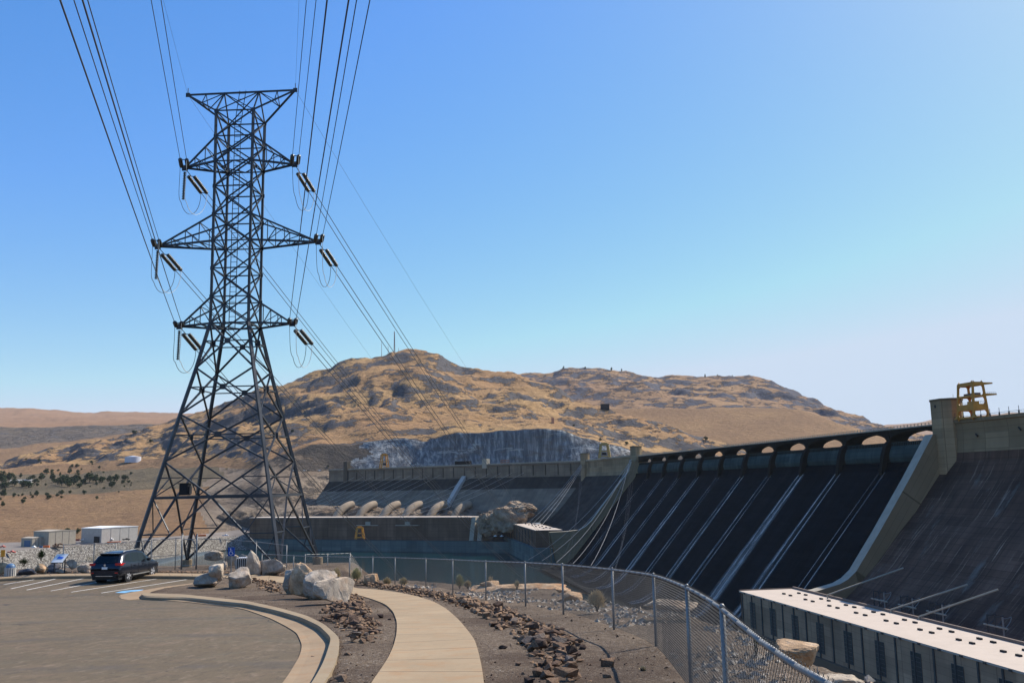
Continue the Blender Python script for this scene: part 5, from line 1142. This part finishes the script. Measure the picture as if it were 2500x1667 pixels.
for desc, poly, num, nind in STRIPS:
    P = np.array(poly); lo, hi = P.min(0), P.max(0); pts = []
    while len(pts) < num:
        c = rs.uniform(lo, hi, (400, 2)); ins, dd_ = inside_dist(c, poly)
        for q, (ok_, e) in enumerate(zip(ins, dd_)):
            if ok_ and rs.rand() < min(1, .15+e*2.2) and len(pts) < num: pts.append((c[q][0], c[q][1], e))
    items = []
    for x, y, e in pts:
        s = rs.choice([.11, .15, .21, .27], p=[.3, .35, .25, .1])*rs.uniform(.8, 1.2)*(.8+min(e, .5)*.5); items.append((s/y, x, y, s, e))
    items.sort(reverse=True)
    for q, (_, x, y, s, e) in enumerate(items):
        me = RM[rs.randint(14)]; z = gz(x, y)-.03*s+(rs.uniform(0, .13) if e > .22 else 0); sc = (s, s*rs.uniform(.7, 1.05), s*rs.uniform(.55, .95)); rz = rs.uniform(0, 6.28); ti = rs.uniform(-.4, .4)
        if q < nind:
            o = bpy.data.objects.new('lava_rock', me); COL.objects.link(o); o.location = (x, y, z); o.scale = sc; o.rotation_euler = (ti, 0, rz)
            tag(o, 'angular brown lava rock in the rubble strip '+desc, 'rock', 'lava rocks '+desc)
        else: add_rest(me, Vector((x, y, z)), sc, rz, ti)
for px, py, s, lab in ((1228, 1583, .17, 'single dark lava rock on the gravel close to the right edge of the footpath'), (1487, 1624, .24, 'dark angular lava rock beside the thin fence shadow on the gravel'), (1483, 1654, .14, 'small grey rounded rock on the gravel near the fence shadow'), (1265, 1624, .12, 'small dark rock just left of the lower rubble strip'), (1291, 1664, .14, 'dark rock at the bottom edge left of the rubble strip'), (929, 1508, .24, 'flat dark rock on the gravel right of the inner rubble strip'), (951, 1512, .12, 'small dark rock beside the inner curve of the footpath'), (926, 1527, .18, 'flat rock at the right end of the inner rubble strip'), (833, 1661, .20, 'dark half buried rock near the kerb at the bottom'), (848, 1599, .13, 'small reddish rock alone on the gravel inside the kerb bend')):
    p = gp(px, py); o = bpy.data.objects.new('lava_rock', RM[int(px) % 14]); COL.objects.link(o); o.location = (p.x, p.y, p.z-.02); o.scale = (s, s*.8, s*.8); o.rotation_euler = (0, 0, px); tag(o, lab, 'rock')
p = gp(764, 1606, -AS); o = bpy.data.objects.new('lava_rock', RM[3]); COL.objects.link(o); o.location = (p.x, p.y, p.z+.0); o.scale = (.08, .08, .06); tag(o, 'small dark stone lying in the gutter of the kerb bend', 'rock')
# thin brown line of chips along the far path
for _ in range(260):
    px = rs.uniform(380, 700); py = np.interp(px, [380, 470, 600, 700], [1397.5, 1398.5, 1400, 1405])-rs.uniform(0, 3.2); p = gp(px, py); s = rs.uniform(.07, .17); add_rest(RM[rs.randint(14)], p, (s, s, s*.7), rs.uniform(0, 6), 0)
for _ in range(120):
    px = rs.uniform(-10, 225); py = np.interp(px, [0, 119, 223], [1406, 1400, 1398.3])-rs.uniform(0, 3.2); p = gp(px, py); s = rs.uniform(.07, .17); add_rest(RM[rs.randint(14)], p, (s, s, s*.7), rs.uniform(0, 6), 0)
o = rest.build('rock_rubble', M['lava'], None, False, fixn=False); tag(o, 'loose brown lava rubble filling the strips beside the footpath', 'rubble', kind='stuff')
# pebbles on the gravel, bleached chips beyond the fence
def chips(name, n, sampler, smin, smax, mt, label):
    mb = MB()
    base = [(-.5, -.4, 0), (.5, -.35, 0), (.1, .55, 0), (.05, -.05, .5), (.35, .2, .35)]
    for x, y, z in sampler(n):
        s = rs.uniform(smin, smax)*(1+.5*rs.rand()**3); a = rs.uniform(0, 6.28); ca, sa = cos(a), sin(a); hz = rs.uniform(.5, 1.2)
        mb.poly([(x+s*(u*ca-v*sa), y+s*(u*sa+v*ca), z+s*w*hz-.004) for u, v, w in base], [(0, 1, 4, 3), (1, 2, 4), (2, 3, 4), (2, 0, 3), (0, 2, 1)])
    o = mb.build(name, mt, None, fixn=False); tag(o, label, 'stones', kind='stuff')
FENCE2 = [(p.x, p.y) for p in rl]
PAVED = [(p[0], p[1]) for p in PTA]+[(p[0], p[1]) for p in PTB[::-1]]
def smp_gravel(n):
    y = 9+33*rs.rand(n)**1.6; x = rs.uniform(-.36, .24, n)*y; P = np.stack([x, y], 1)
    ok_ = ~inside_dist(P, APOLY)[0] & ~inside_dist(P, PAVED)[0] & inside_dist(P, LAND)[0]
    return [(x[q], y[q], gz(x[q], y[q])) for q in range(n) if ok_[q]]
chips('pebble_gravel', 2600, smp_gravel, .018, .05, M['lava'], 'scattered dark pebbles on the gravel beds')
fx = np.array(FENCE2)
so_ = np.argsort(fx[:, 1])
def smp_bank(n):
    y = rs.uniform(7, 48, n); x = np.interp(y, fx[so_, 1], fx[so_, 0])+rs.uniform(.15, 5, n); P = np.stack([x, y], 1)
    ok_ = inside_dist(P, LAND)[0]; d_ = inside_dist(P, EDGE, False)[1]; out = []
    for q in range(n):
        if not ok_[q] or mnoise.noise(Vector((x[q]*.5, y[q]*.35, 2))) < -.12: continue
        z = gz(x[q], y[q]); lv = mnoise.noise(Vector((x[q]*.45, y[q]*.45, 0)))*.5+mnoise.noise(Vector((x[q]*1.7, y[q]*1.7, 3)))*.22
        out.append((x[q], y[q], z+(lv*.22*(1-d_[q]/4) if d_[q] < 4 else 0)+.01))
    return out
chips('bleached_rubble', 3600, smp_bank, .04, .15, M['palestone'], 'bleached white stone chips on the bank beyond the chain link fence')

# ================================================================== brush and trees
def crown_mesh(name, seed, n, rx, rz, leaf, mt, up=.5, clumps=9, spiky=False):
    r_ = np.random.RandomState(seed); mb = MB(); C = []
    for _ in range(clumps):
        v = r_.normal(size=3); v /= np.linalg.norm(v); k = r_.uniform(.2, .72); C.append((v[0]*rx*k, v[1]*rx*k, rz*(up+.5*v[2]*k*1.15), r_.uniform(.32, .55)))
    for _ in range(n):
        if spiky:
            a = r_.uniform(0, 2*pi); t = abs(r_.normal(0, .55)); L = r_.uniform(.55, 1.0); d = Vector((sin(t)*cos(a), sin(t)*sin(a), cos(t))); q = d*L; q = Vector((q.x*rx, q.y*rx, q.z*rz)); b0 = q*r_.uniform(.25, .7)
            e = d.cross(Vector((r_.normal(), r_.normal(), r_.normal()))).normalized()*leaf; mb.face([b0-e, b0+e, q])
        else:
            c = C[r_.randint(clumps)]; v = r_.normal(size=3); v /= np.linalg.norm(v); k = c[3]*r_.uniform(.55, 1)**.6; p = Vector((c[0]+v[0]*k*rx, c[1]+v[1]*k*rx, c[2]+v[2]*k*rz*.55))
            if p.z < .02*rz: continue
            e = Vector(r_.normal(size=3)).normalized()*leaf*r_.uniform(.6, 1.3); f = Vector(r_.normal(size=3)).cross(e).normalized()*leaf*r_.uniform(.4, .9); mb.face([p-e, p-f, p+e, p+f])
    me_o = mb.build(name, mt, None, fixn=False); me = me_o.data; bpy.data.objects.remove(me_o); return me
def bush(px, base, wpx, hpx, seed, mt, label, Y=None, n=900):
    p = gp(px, base) if Y is None else zat(px, base, Y); k = p.y/FPX; w, h = wpx*k, hpx*k
    t = thing('sagebrush', label, 'bush', p)
    me = crown_mesh('foliage', seed, n, w*.52, h, max(.012, .0035*h+.008), mt, spiky=True); o = bpy.data.objects.new('foliage', me); COL.objects.link(o); o.parent = t
    r_ = np.random.RandomState(seed); mb = MB()
    for _ in range(9): a = r_.uniform(0, 6.28); mb.tube((0, 0, -.1), (cos(a)*w*.25, sin(a)*w*.25, h*.55), .014, 4, .006)
    mb.build('stem', M['bark'], t, local=True)
bush(822, 1413, 34, 30, 5, M['bush2'], 'round dry grey bush at the corner of the pale enclosure', 49)
bush(870, 1416, 42, 32, 6, M['bush'], 'wide yellowish bush left of the orange boulder beyond the fence', 50)
bush(945, 1427, 36, 20, 7, M['bush2'], 'low pale bush right of the orange boulder beyond the fence')
bush(985, 1427, 36, 20, 8, M['bush2'], 'low pale bush at the foot of a fence post over the water')
bush(1122, 1431, 34, 31, 9, M['bush'], 'green yellow bush growing on the bank between two fence posts', 44)
bush(1142, 1432, 30, 17, 10, M['bush2'], 'low dry bush right of the green yellow one', 44)
bush(1198, 1431, 24, 28, 12, M['bush2'], 'sparse dry weeds by the small orange rock', 42, 160)
bush(1262, 1433, 26, 20, 14, M['bush2'], 'thin dry weeds on the tan rock ledge', 40, 140)
bush(1458, 1482, 68, 44, 15, M['bush2'], 'large dry brown bush on the bank beyond the fence', 25, 1700)
bush(1845, 1575, 16, 22, 16, M['bush'], 'tiny dry weed showing over the near fence rail', 9.5, 60)
bush(1570, 1637, 26, 13, 17, M['bush2'], 'small dry weed tuft on the gravel inside the fence', None, 120)
bush(58, 1378, 40, 18, 18, M['tree1'], 'dark shrub at the bank edge left of the information panel', 66, 300)
bush(100, 1364, 36, 26, 19, M['tree1'], 'dark green shrub behind the square peach boulder', 69, 400)

PA = np.array([proj(p) for p in GA.reshape(-1, 3)]).reshape(GA.shape[0], GA.shape[1], 2)
def hill_at(px, py):
    c = int(round((px-XA[0])/5)); col = PA[:, c, 1]
    for r in range(3, len(col)-8):
        if col[r] >= py > col[r+1]: t = (col[r]-py)/(col[r]-col[r+1]); return Vector(GA[r, c]*(1-t)+GA[r+1, c]*t)
    return Vector(GA[-8, c])
TRM = [crown_mesh('crown', 900+q, 420, 1.0, 2.0, .16, M['tree1'], .5, 10) for q in range(4)]
TRK = MB(); TRK.tube((0, 0, -.3), (0, 0, .9), .09, 6, .05); TRK.tube((0, 0, .5), (.3, .1, 1.1), .05, 5, .02); TRK.tube((0, 0, .5), (-.25, .15, 1.2), .05, 5, .02)
tro = TRK.build('trunk', M['bark'], None, local=True); trunk_me = tro.data; bpy.data.objects.remove(tro)
def tree(P, w, h, label, group, q):
    t = thing('tree', label, 'tree', P, q*1.3, group); t.scale = (w/2, w/2, h/2)
    for nm_, me in (('crown', TRM[q % 4]), ('trunk', trunk_me)): o = bpy.data.objects.new(nm_, me); COL.objects.link(o); o.parent = t
TL = [(5, 1178, 26, 22), (25, 1172, 22, 18), (12, 1192, 22, 16), (35, 1186, 20, 14), (48, 1166, 8, 9), (60, 1188, 22, 16), (72, 1178, 14, 12), (80, 1170, 12, 9), (98, 1172, 14, 14), (72, 1190, 18, 14), (88, 1186, 8, 7), (86, 1180, 16, 10), (125, 1172, 14, 16), (128, 1178, 12, 10), (140, 1182, 16, 14), (152, 1185, 20, 20), (165, 1188, 18, 16), (170, 1178, 18, 14), (160, 1172, 14, 12), (178, 1182, 14, 12), (190, 1176, 18, 18), (194, 1190, 14, 12), (205, 1180, 14, 10), (220, 1176, 20, 18), (235, 1176, 18, 14), (250, 1177, 18, 14), (268, 1174, 16, 12), (283, 1175, 16, 14), (275, 1190, 18, 15), (305, 1173, 14, 14), (300, 1180, 10, 8), (215, 1168, 10, 9)]
for q, (x, y, w, h) in enumerate(TL):
    P = hill_at(x, y); k = P.y/FPX; tree(P, w*k*1.35, h*k*1.2, 'dense dark green tree in the tree belt across the left hillside terrace', 'trees of the hillside belt', q)
for q, (x, y, w, h) in enumerate([(12, 1212, 22, 18), (36, 1213, 12, 12), (54, 1210, 8, 7), (90, 1212, 16, 14), (80, 1216, 10, 8), (115, 1211, 12, 11), (122, 1218, 18, 12), (152, 1208, 14, 12), (140, 1212, 12, 8), (205, 1206, 12, 12), (55, 1228, 14, 12), (60, 1220, 10, 8), (4, 1236, 14, 12)]):
    P = hill_at(x, y); k = P.y/FPX; tree(P, w*k, h*k, 'scattered dark tree on the open slope below the tree belt', 'trees below the hillside belt', q)
rs2 = np.random.RandomState(3)
for q in range(46):
    x = rs2.uniform(-20, 330); y = rs2.choice([rs2.uniform(1166, 1194), rs2.uniform(1200, 1222), rs2.uniform(1120, 1160)], p=[.5, .2, .3]); w = rs2.uniform(5, 11); P = hill_at(x, y); k = P.y/FPX
    tree(P, w*k, w*.75*k, 'small grey green shrub dotted over the left hillside', 'shrubs of the left hillside', q)
for q, (x, y, w, h) in enumerate([(115, 1156, 20, 12), (132, 1152, 12, 8), (145, 1150, 8, 6), (145, 1163, 8, 10), (170, 1156, 16, 13), (188, 1154, 10, 9), (198, 1147, 6, 5), (245, 1144, 7, 7), (185, 1140, 14, 8), (326, 1059, 16, 11), (363, 1079, 12, 8), (715, 1055, 10, 7), (1463, 1076, 8, 7), (1529, 1085, 12, 9), (1718, 1074, 14, 10), (650, 1110, 9, 6), (800, 1140, 7, 5), (1400, 1040, 7, 5)]):
    P = hill_at(x, y); k = P.y/FPX; tree(P, w*k, h*k, 'dark bush growing alone in the dry grass above the tree belt', 'lone bushes on the hills', q)
tree(hill_at(165, 1300), 9, 7.5, 'dark tree behind the tan warehouse in the yard', 'yard trees', 1); tree(hill_at(188, 1302), 8, 7.5, 'dark tree between the tan and the white warehouses', 'yard trees', 2)
for q, (x, y, h) in enumerate([(1376.5, 904, 9), (1429, 901, 7), (1493, 904, 8), (1518, 906, 6), (1721.8, 922, 8), (1745, 922, 6), (1752, 922, 8), (1788, 921, 5)]):
    P = zat(x, y+1, 3985 if x < 1600 else 3915); k = P.y/FPX; tree(P, h*.8*k, h*k*1.2, 'tiny dark pine on the skyline of the right hand ridge', 'skyline pines', q)

# masts and small structures on the hills
for q, (x, y0, y1, lab) in enumerate([(931.6, 874, 832, 'slender radio mast at the left of the hilltop group'), (947.6, 871, 844, 'short radio mast second in the hilltop group'), (963, 869, 808, 'tallest lattice radio mast on the hilltop'), (973, 868, 849, 'shortest radio mast at the right of the hilltop group')]):
    p = zat(x, y0, 2655); h = (y0-y1)/FPX*2655; mb = MB(); r_ = 1.1 if q == 2 else .95
    if q == 2:
        for k in range(4): a = k*pi/2; mb.tube(p+Vector((cos(a)*2, sin(a)*2, 0)), p+Vector((cos(a)*.7, sin(a)*.7, h)), .7, 4)
        for k in range(10): z = h*k/10; s = 2-1.3*k/10; mb.tube(p+Vector((-s, 0, z)), p+Vector((s*.85, 0, z+h/10)), .25, 4)
        mb.tube(p+Vector((0, -1, h*.9)), p+Vector((0, -1, h*.95)), 1.6, 8)
    else: mb.tube(p, p+Vector((0, 0, h)), r_, 5, r_*.6)
    solo(mb, 'radio_mast', M['mast'], lab, 'mast', p, 'radio masts')
p = hill_at(327, 1127); r_ = 18.5/FPX*p.y; mb = MB(); mb.tube(p-Vector((0, 0, 2)), p+Vector((0, 0, 12/FPX*p.y)), r_, 40); mb.tube(p+Vector((0, 0, 12/FPX*p.y)), p+Vector((0, 0, 14.5/FPX*p.y)), r_, 40, .5); solo(mb, 'water_tank', M['tank'], 'round pale blue water tank on the golden hillside left of the tower', 'tank', p)
p = zat(1477, 998, 2290); mb = MB(); k = 2290/FPX; mb.box(p.x-10*k, p.x+10*k, p.y-8, p.y+8, p.z-3, p.z+10*k); mb.box(p.x-10.5*k, p.x+10.5*k, p.y-9, p.y+9, p.z+10*k, p.z+11.5*k); solo(mb, 'pump_house', M['dark'], 'dark boxy building on the saddle between the two hills', 'building', p)
p = hill_at(1350, 1033); mb = MB(); k = p.y/FPX; mb.box(p.x-3.2*k, p.x+3.2*k, p.y-4, p.y+4, p.z-3, p.z+12*k); mb.box(p.x-3.6*k, p.x+3.6*k, p.y-4.5, p.y+4.5, p.z+12*k, p.z+13*k); solo(mb, 'surge_tower', plain('brick_pink', (.5, .24, .15), .9), 'small pinkish tower block above the grey cliff', 'tower', p)

# ================================================================== far yard
def house(px0, px1, pxc, base, topL, topR, Y, label, mt, mt2, dep, door=None):
    """box: corner at pxc, dim side px0..pxc, lit side pxc..px1"""
    b0 = zat(pxc, base, Y); k = Y/FPX; h = (base-topR)*k; w1 = (px1-pxc)*k*1.05; w0 = (pxc-px0)*k
    e = Vector((cos(.35), sin(.35), 0)); f = Vector((-sin(.35), cos(.35), 0)); t = thing('warehouse', label, 'building', b0)
    f = Vector((-sin(1.05), cos(1.05), 0))*(w0/.62); e = Vector((cos(1.05), sin(1.05), 0))*(w1*1.22)
    mb = MB(); P = [b0-Vector((0, 0, 3)), b0+e-Vector((0, 0, 3)), b0+e+f-Vector((0, 0, 3)), b0+f-Vector((0, 0, 3))]; Q = [p+Vector((0, 0, h+3)) for p in P]; mb.box8(P+Q)
    mb.build('wall', mt, t)
    for q in range(1, 4):
        s = b0+e*(q/4); mb = MB(); mb.bar(s+Vector((0, -.05, 0)), s+Vector((0, -.05, h)), .25); mb.build('wall_joint', M['edge'], t)
    mb = MB(); c = (Q[0]+Q[2])*.5; R = [c+(p-c)*1.02 for p in Q]; mb.box8(R+[p+Vector((0, 0, .5)) for p in R]); mid_ = [p+Vector((0, 0, .5)) for p in R]; ridge = [(mid_[0]+mid_[1])*.5+Vector((0, 0, 1.1)), (mid_[3]+mid_[2])*.5+Vector((0, 0, 1.1))]
    mb.poly(mid_+ridge, [(0, 1, 4), (2, 3, 5), (1, 2, 5, 4), (3, 0, 4, 5)]); mb.build('roof', mt2, t)
    if door is not None:
        u0, u1, hh = door; n_ = Vector((-f.y, f.x, 0)).normalized(); n_ = n_ if n_.y < 0 else -n_; mb = MB(); A = b0+f*u0+n_*.1; B = b0+f*u1+n_*.1; mb.box8([A-Vector((0, 0, .5)), B-Vector((0, 0, .5)), B+n_*.2-Vector((0, 0, .5)), A+n_*.2-Vector((0, 0, .5)), A+Vector((0, 0, h*hh)), B+Vector((0, 0, h*hh)), B+n_*.2+Vector((0, 0, h*hh)), A+n_*.2+Vector((0, 0, h*hh))]); mb.build('door', M['bluedoor'] if 'blue' in label else M['dark'], t)
house(200, 327, 247, 1325, 1292, 1291, 1108, 'long white concrete warehouse with a dark doorway in the yard across the river', M['bwall2'], M['white'], 30, (.08, .36, .45))
house(81, 174, 118, 1332, 1298, 1299, 1052, 'tall tan warehouse with vertical joints in the yard across the river', M['bwall'], M['bwall'], 34)
house(51, 104, 78, 1334, 1316, 1315, 1045, 'small low building with a blue door left of the tan warehouse', M['bwall'], M['bwall'], 20, (.15, .7, .75))
p = hill_at(55, 1178); mb = MB(); mb.box(p.x-24, p.x+22, p.y-5, p.y+6, p.z-2, p.z+4.5); mb.poly([(p.x-25, p.y-6, p.z+4.5), (p.x+23, p.y-6, p.z+4.5), (p.x+23, p.y+7, p.z+4.5), (p.x-25, p.y+7, p.z+4.5), (p.x-25, p.y+.5, p.z+7), (p.x+23, p.y+.5, p.z+7)], [(0, 1, 5, 4), (2, 3, 4, 5), (0, 4, 3), (1, 2, 5), (3, 2, 1, 0)]); solo(mb, 'house', M['bwall2'], 'long white roofed house among the hillside trees', 'house', p)
def truck(px, py, L, mt, label, Y, cab=True, h=2.2, name='work_truck', cat='truck'):
    p = zat(px, py, Y); t = thing(name, label, cat, p, rs.uniform(-.4, .4), 'vehicles and equipment in the far yard')
    mb = MB(); mb.box(-L/2, L/2, -1, 1, .5, .5+h*.42); 
    if cab: mb.box8([(-L*.08, -.95, .5+h*.42), (L*.27, -.95, .5+h*.42), (L*.27, .95, .5+h*.42), (-L*.08, .95, .5+h*.42), (-L*.02, -.85, .5+h*.85), (L*.18, -.85, .5+h*.85), (L*.18, .85, .5+h*.85), (-L*.02, .85, .5+h*.85)])
    mb.build('body', mt, t, local=True)
    for x in (-L*.32, L*.32):
        for y in (-1, 1): mb = MB(); mb.tube((x, y*.85, .45), (x, y*1.08, .45), .48, 10); mb.build('wheel', M['black'], t, local=True)
def crate(px, py, L, H, mt, label, Y, name='container'):
    p = zat(px, py, Y); mb = MB(); a = .25; ux, uy = cos(a), sin(a)
    TT = lambda x, y, z: (p.x+x*ux-y*uy, p.y+x*uy+y*ux, p.z+z)
    mb.box(-L/2, L/2, -1.2, 1.2, 0, H, 0, TT)
    for q in range(int(L/1.2)): x = -L/2+.5+q*1.2; mb.box(x, x+.3, -1.3, -1.2, .1, H-.1, 0, TT)
    mb.box(-L/2-.1, L/2+.1, -1.3, 1.3, H, H+.15, 0, TT); solo(mb, name, mt, label, 'container', p, 'vehicles and equipment in the far yard')
truck(82, 1337, 6, M['white'], 'white pickup in front of the small blue door building', 1035); truck(203, 1319, 8, M['white'], 'white flatbed truck left of the white warehouse', 1125)
crate(113, 1337, 6, 2.4, M['orange'], 'orange yellow bin in front of the tan warehouse', 1030); crate(100, 1337, 3, 2, M['bluedoor'], 'small blue container beside the orange bin', 1030)
crate(278, 1325, 15, 1.6, M['orange'], 'long orange steel form in front of the white warehouse', 1110); truck(308, 1318, 9, M['dark'], 'dark truck parked along the white warehouse wall', 1130); truck(270, 1318, 6, M['white'], 'white van parked along the white warehouse wall', 1120, True, 2.6)
crate(490, 1309, 13, 2.2, M['orange'], 'orange container on the far yard seen between the tower legs', 1235); truck(550, 1308, 9, M['tank'], 'pale blue truck near the far powerhouse seen through the tower', 1290)
truck(28, 1349, 9, plain('red_truck_paint', (.5, .06, .04), .5), 'red truck at the left edge of the far yard', 962); truck(6, 1336, 7, plain('faded_red_paint', (.45, .09, .06), .5), 'faded red truck furthest left in the yard', 1030); crate(186, 1320, 7, 2.2, plain('dull_red', (.4, .10, .07), .7), 'dull red container between the tan and white warehouses', 1120)
for q in range(9):
    x = 690+q*21+(q % 3)*6; truck(x, 1149.5, 5, M['white'] if q % 3 else M['dark'], 'tiny parked car on the road below the grey cliff', 1560, True, 1.8, 'parked_car', 'car')
for q in range(4): truck(1200+q*8, 1310, 4.6, M['white'] if q % 2 else M['dark'], 'tiny parked car on the deck beside the small powerhouse', 1130, True, 1.8, 'parked_car', 'car')
mb = MB(); p = zat(138, 1336, 1030)
for q in range(14): v = Vector((rs.uniform(-6, 6), rs.uniform(-2, 2), rs.uniform(.5, 4))); mb.bar(p+v, p+v+Vector((rs.uniform(-4, 4), 0, rs.uniform(-2.5, 2.5))), .9)
mb.bar(p+Vector((-7, 0, 0)), p+Vector((7, 0, .3)), 1.2); solo(mb, 'scrap_heap', plain('rusty_scrap', (.16, .08, .045), .9), 'rusty scrap heap in front of the tan warehouse', 'scrap heap', p)

# rock knolls left of the small powerhouse
for (px, base, Y, dims, sd_, lab) in ((1270, 1256, 1150, (46, 36, 26), 401, 'rounded layered rock knoll left of the far dam section'), (1218, 1262, 1168, (40, 34, 22), 402, 'broken rock knoll beside the far powerhouse end'), (1200, 1290, 1150, (40, 34, 30), 403, 'dark rock face between the two far powerhouses'), (1240, 1282, 1140, (52, 26, 32), 404, 'dark rock face behind the small powerhouse')):
    me = rock_mesh(sd_, dims, 16, 4, .30); me.materials.append(M['knoll']); o = bpy.data.objects.new('rock_knoll', me); COL.objects.link(o); o.location = zat(px, base, Y)-Vector((0, 0, 9)); tag(o, lab, 'rock knoll', 'rock knolls')

# ================================================================== signs, bins
t = thing('parking_sign', 'blue wheelchair parking sign on a steel post behind the boulders', 'sign', gp(565, 1401)); Y = t.location.y
k = Y/FPX; zc = zat(565, 1346, Y); mb = MB(); mb.box(zc.x-.03, zc.x+.03, Y-.0, Y+.05, t.location.z-.2, zc.z+.2); mb.build('post', M['galv'], t)
mb = MB(); mb.box(zc.x-8*k, zc.x+8*k, Y-.03, Y-.01, zc.z-10.2*k, zc.z+10.2*k); pn = mb.build('sign_panel', M['bluesign'], t)
u = lambda x, z: (zc.x+x*k, Y-.038, zc.z+z*k)
mb = MB(); mb.tube((zc.x-1.5*k, Y-.045, zc.z+6.6*k), (zc.x-1.5*k, Y-.035, zc.z+6.6*k), 1.3*k, 12)
mb.path([u(-1.4, 5), u(-1.2, -.5), u(2.6, -.5), u(4.2, -5.2), u(5.6, -4.8)], .45*k, 5); mb.path([u(-1.3, 2.6), u(2.4, 2.6)], .4*k, 5)
mb.path([u(-.6+4.3*cos(a_), -3.2+4.3*sin(a_)) for a_ in np.linspace(radians(125), radians(345), 16)], .42*k, 5); o = mb.build('wheelchair_symbol', M['white'], t)
t = thing('litter_bin', 'weathered wooden slatted litter bin beside the path behind the sign', 'litter bin', gp(592, 1402)); L = t.location; k = L.y/FPX; w = 33*k; h = 40*k
mb = MB(); mb.box(-w*.45, w*.45, 0, w*.9, 0, h*.93); mb.build('liner', M['dark'], t, local=True)
for q in range(7): x = -w*.5+q*w/7; mb = MB(); mb.box(x+.02, x+w/7-.05, -.06, -.01, .02, h); mb.build('slat', M['binwood'], t, local=True)
for q in range(6): y = q*w*.9/6; mb = MB(); mb.box(w*.46, w*.52, y+.02, y+w*.15-.05, .02, h); mb.build('slat', M['binwood'], t, local=True)
mb = MB(); mb.box(-w*.46, w*.46, 0, w*.9, h*.93, h*.97); mb.build('lid', M['tank'], t, local=True)
t = thing('litter_bin', 'slatted litter bin with a rounded blue lid at the far left of the lot', 'litter bin', gp(18.5, 1408)); L = t.location; k = L.y/FPX; r_ = 10.5*k; h = 21*k
mb = MB(); mb.tube((0, r_, 0), (0, r_, h), r_*.88, 18); mb.build('liner', M['dark'], t, local=True)
for q in range(14): a_ = q*2*pi/14; mb = MB(); mb.bar((r_*cos(a_), r_+r_*sin(a_), 0), (r_*cos(a_), r_+r_*sin(a_), h), .085); mb.build('slat', M['binwood'], t, local=True)
mb = MB(); G = [[(r_*1.03*cos(e_)*cos(a_), r_+r_*1.03*cos(e_)*sin(a_), h+r_*.95*sin(e_)) for a_ in np.linspace(0, 2*pi, 21)] for e_ in np.linspace(0, pi/2, 8)]; mb.grid(G); mb.build('dome_lid', M['bindome'], t, True, local=True)
# information panel
t = thing('information_panel', 'tilted white and blue information panel on a low frame at the fence corner', 'sign', zat(146, 1378, 59)); c = zat(146, 1363, 59); k = 59/FPX
Pq = lambda x, v: c+Vector((x*k, v*.016*12*k*10*.5, v*k)); mb = MB()
A = [Pq(-16, -9), Pq(11, -9), Pq(17, 9), Pq(-10, 9)]; mb.box8(A+[p+Vector((0, -.04, .03)) for p in A]); mb.build('panel', M['white'], t)
mb = MB(); A = [Pq(-6, -1), Pq(8, -1.5), Pq(9.5, 2), Pq(-3, 4)]; mb.box8([p+Vector((0, -.045, .034)) for p in A]+[p+Vector((0, -.055, .04)) for p in A]); mb.build('panel_picture', M['signblue'], t)
mb = MB(); mb.bar(Pq(-16, -9), Pq(-10, 9.5), .05); mb.bar(Pq(11, -9), Pq(17, 9.5), .05); mb.bar(Pq(-17, -9), Pq(12, -9), .05)
for x in (-13, 12): mb.bar(Pq(x, 0)+Vector((0, .05, 0)), Vector((Pq(x, 0).x, c.y+.05, c.z-.9)), .06)
mb.build('frame', M['steel'], t)
t = thing('warning_sign', 'small orange sign on a thin post at the far left', 'sign', gp(7, 1381)); Y = t.location.y; k = Y/FPX; zc = zat(7.5, 1350, Y)
mb = MB(); mb.box(zc.x-.03, zc.x+.03, Y, Y+.05, t.location.z-.2, zc.z+.1); mb.build('post', M['steel'], t); mb = MB(); mb.box(zc.x-5*k, zc.x+5*k, Y-.03, Y-.005, zc.z-8*k, zc.z+8*k); mb.build('sign_panel', M['orangesign'], t)

# ================================================================== air
t = NT('haze_air'); t.n.remove(t.b); pv = t.node('ShaderNodeVolumePrincipled'); pv.inputs['Color'].default_value = (.86, .89, .95, 1); pv.inputs['Density'].default_value = 1.7e-5; pv.inputs['Anisotropy'].default_value = 0.0
t.link(pv.outputs[0], t.n['Material Output'].inputs['Volume'])
mb = MB(); mb.box(-9000, 15000, -500, 18000, -92, 1100); o = mb.build('haze', t.m); tag(o, 'thin summer haze over the valley', 'haze', kind='stuff')
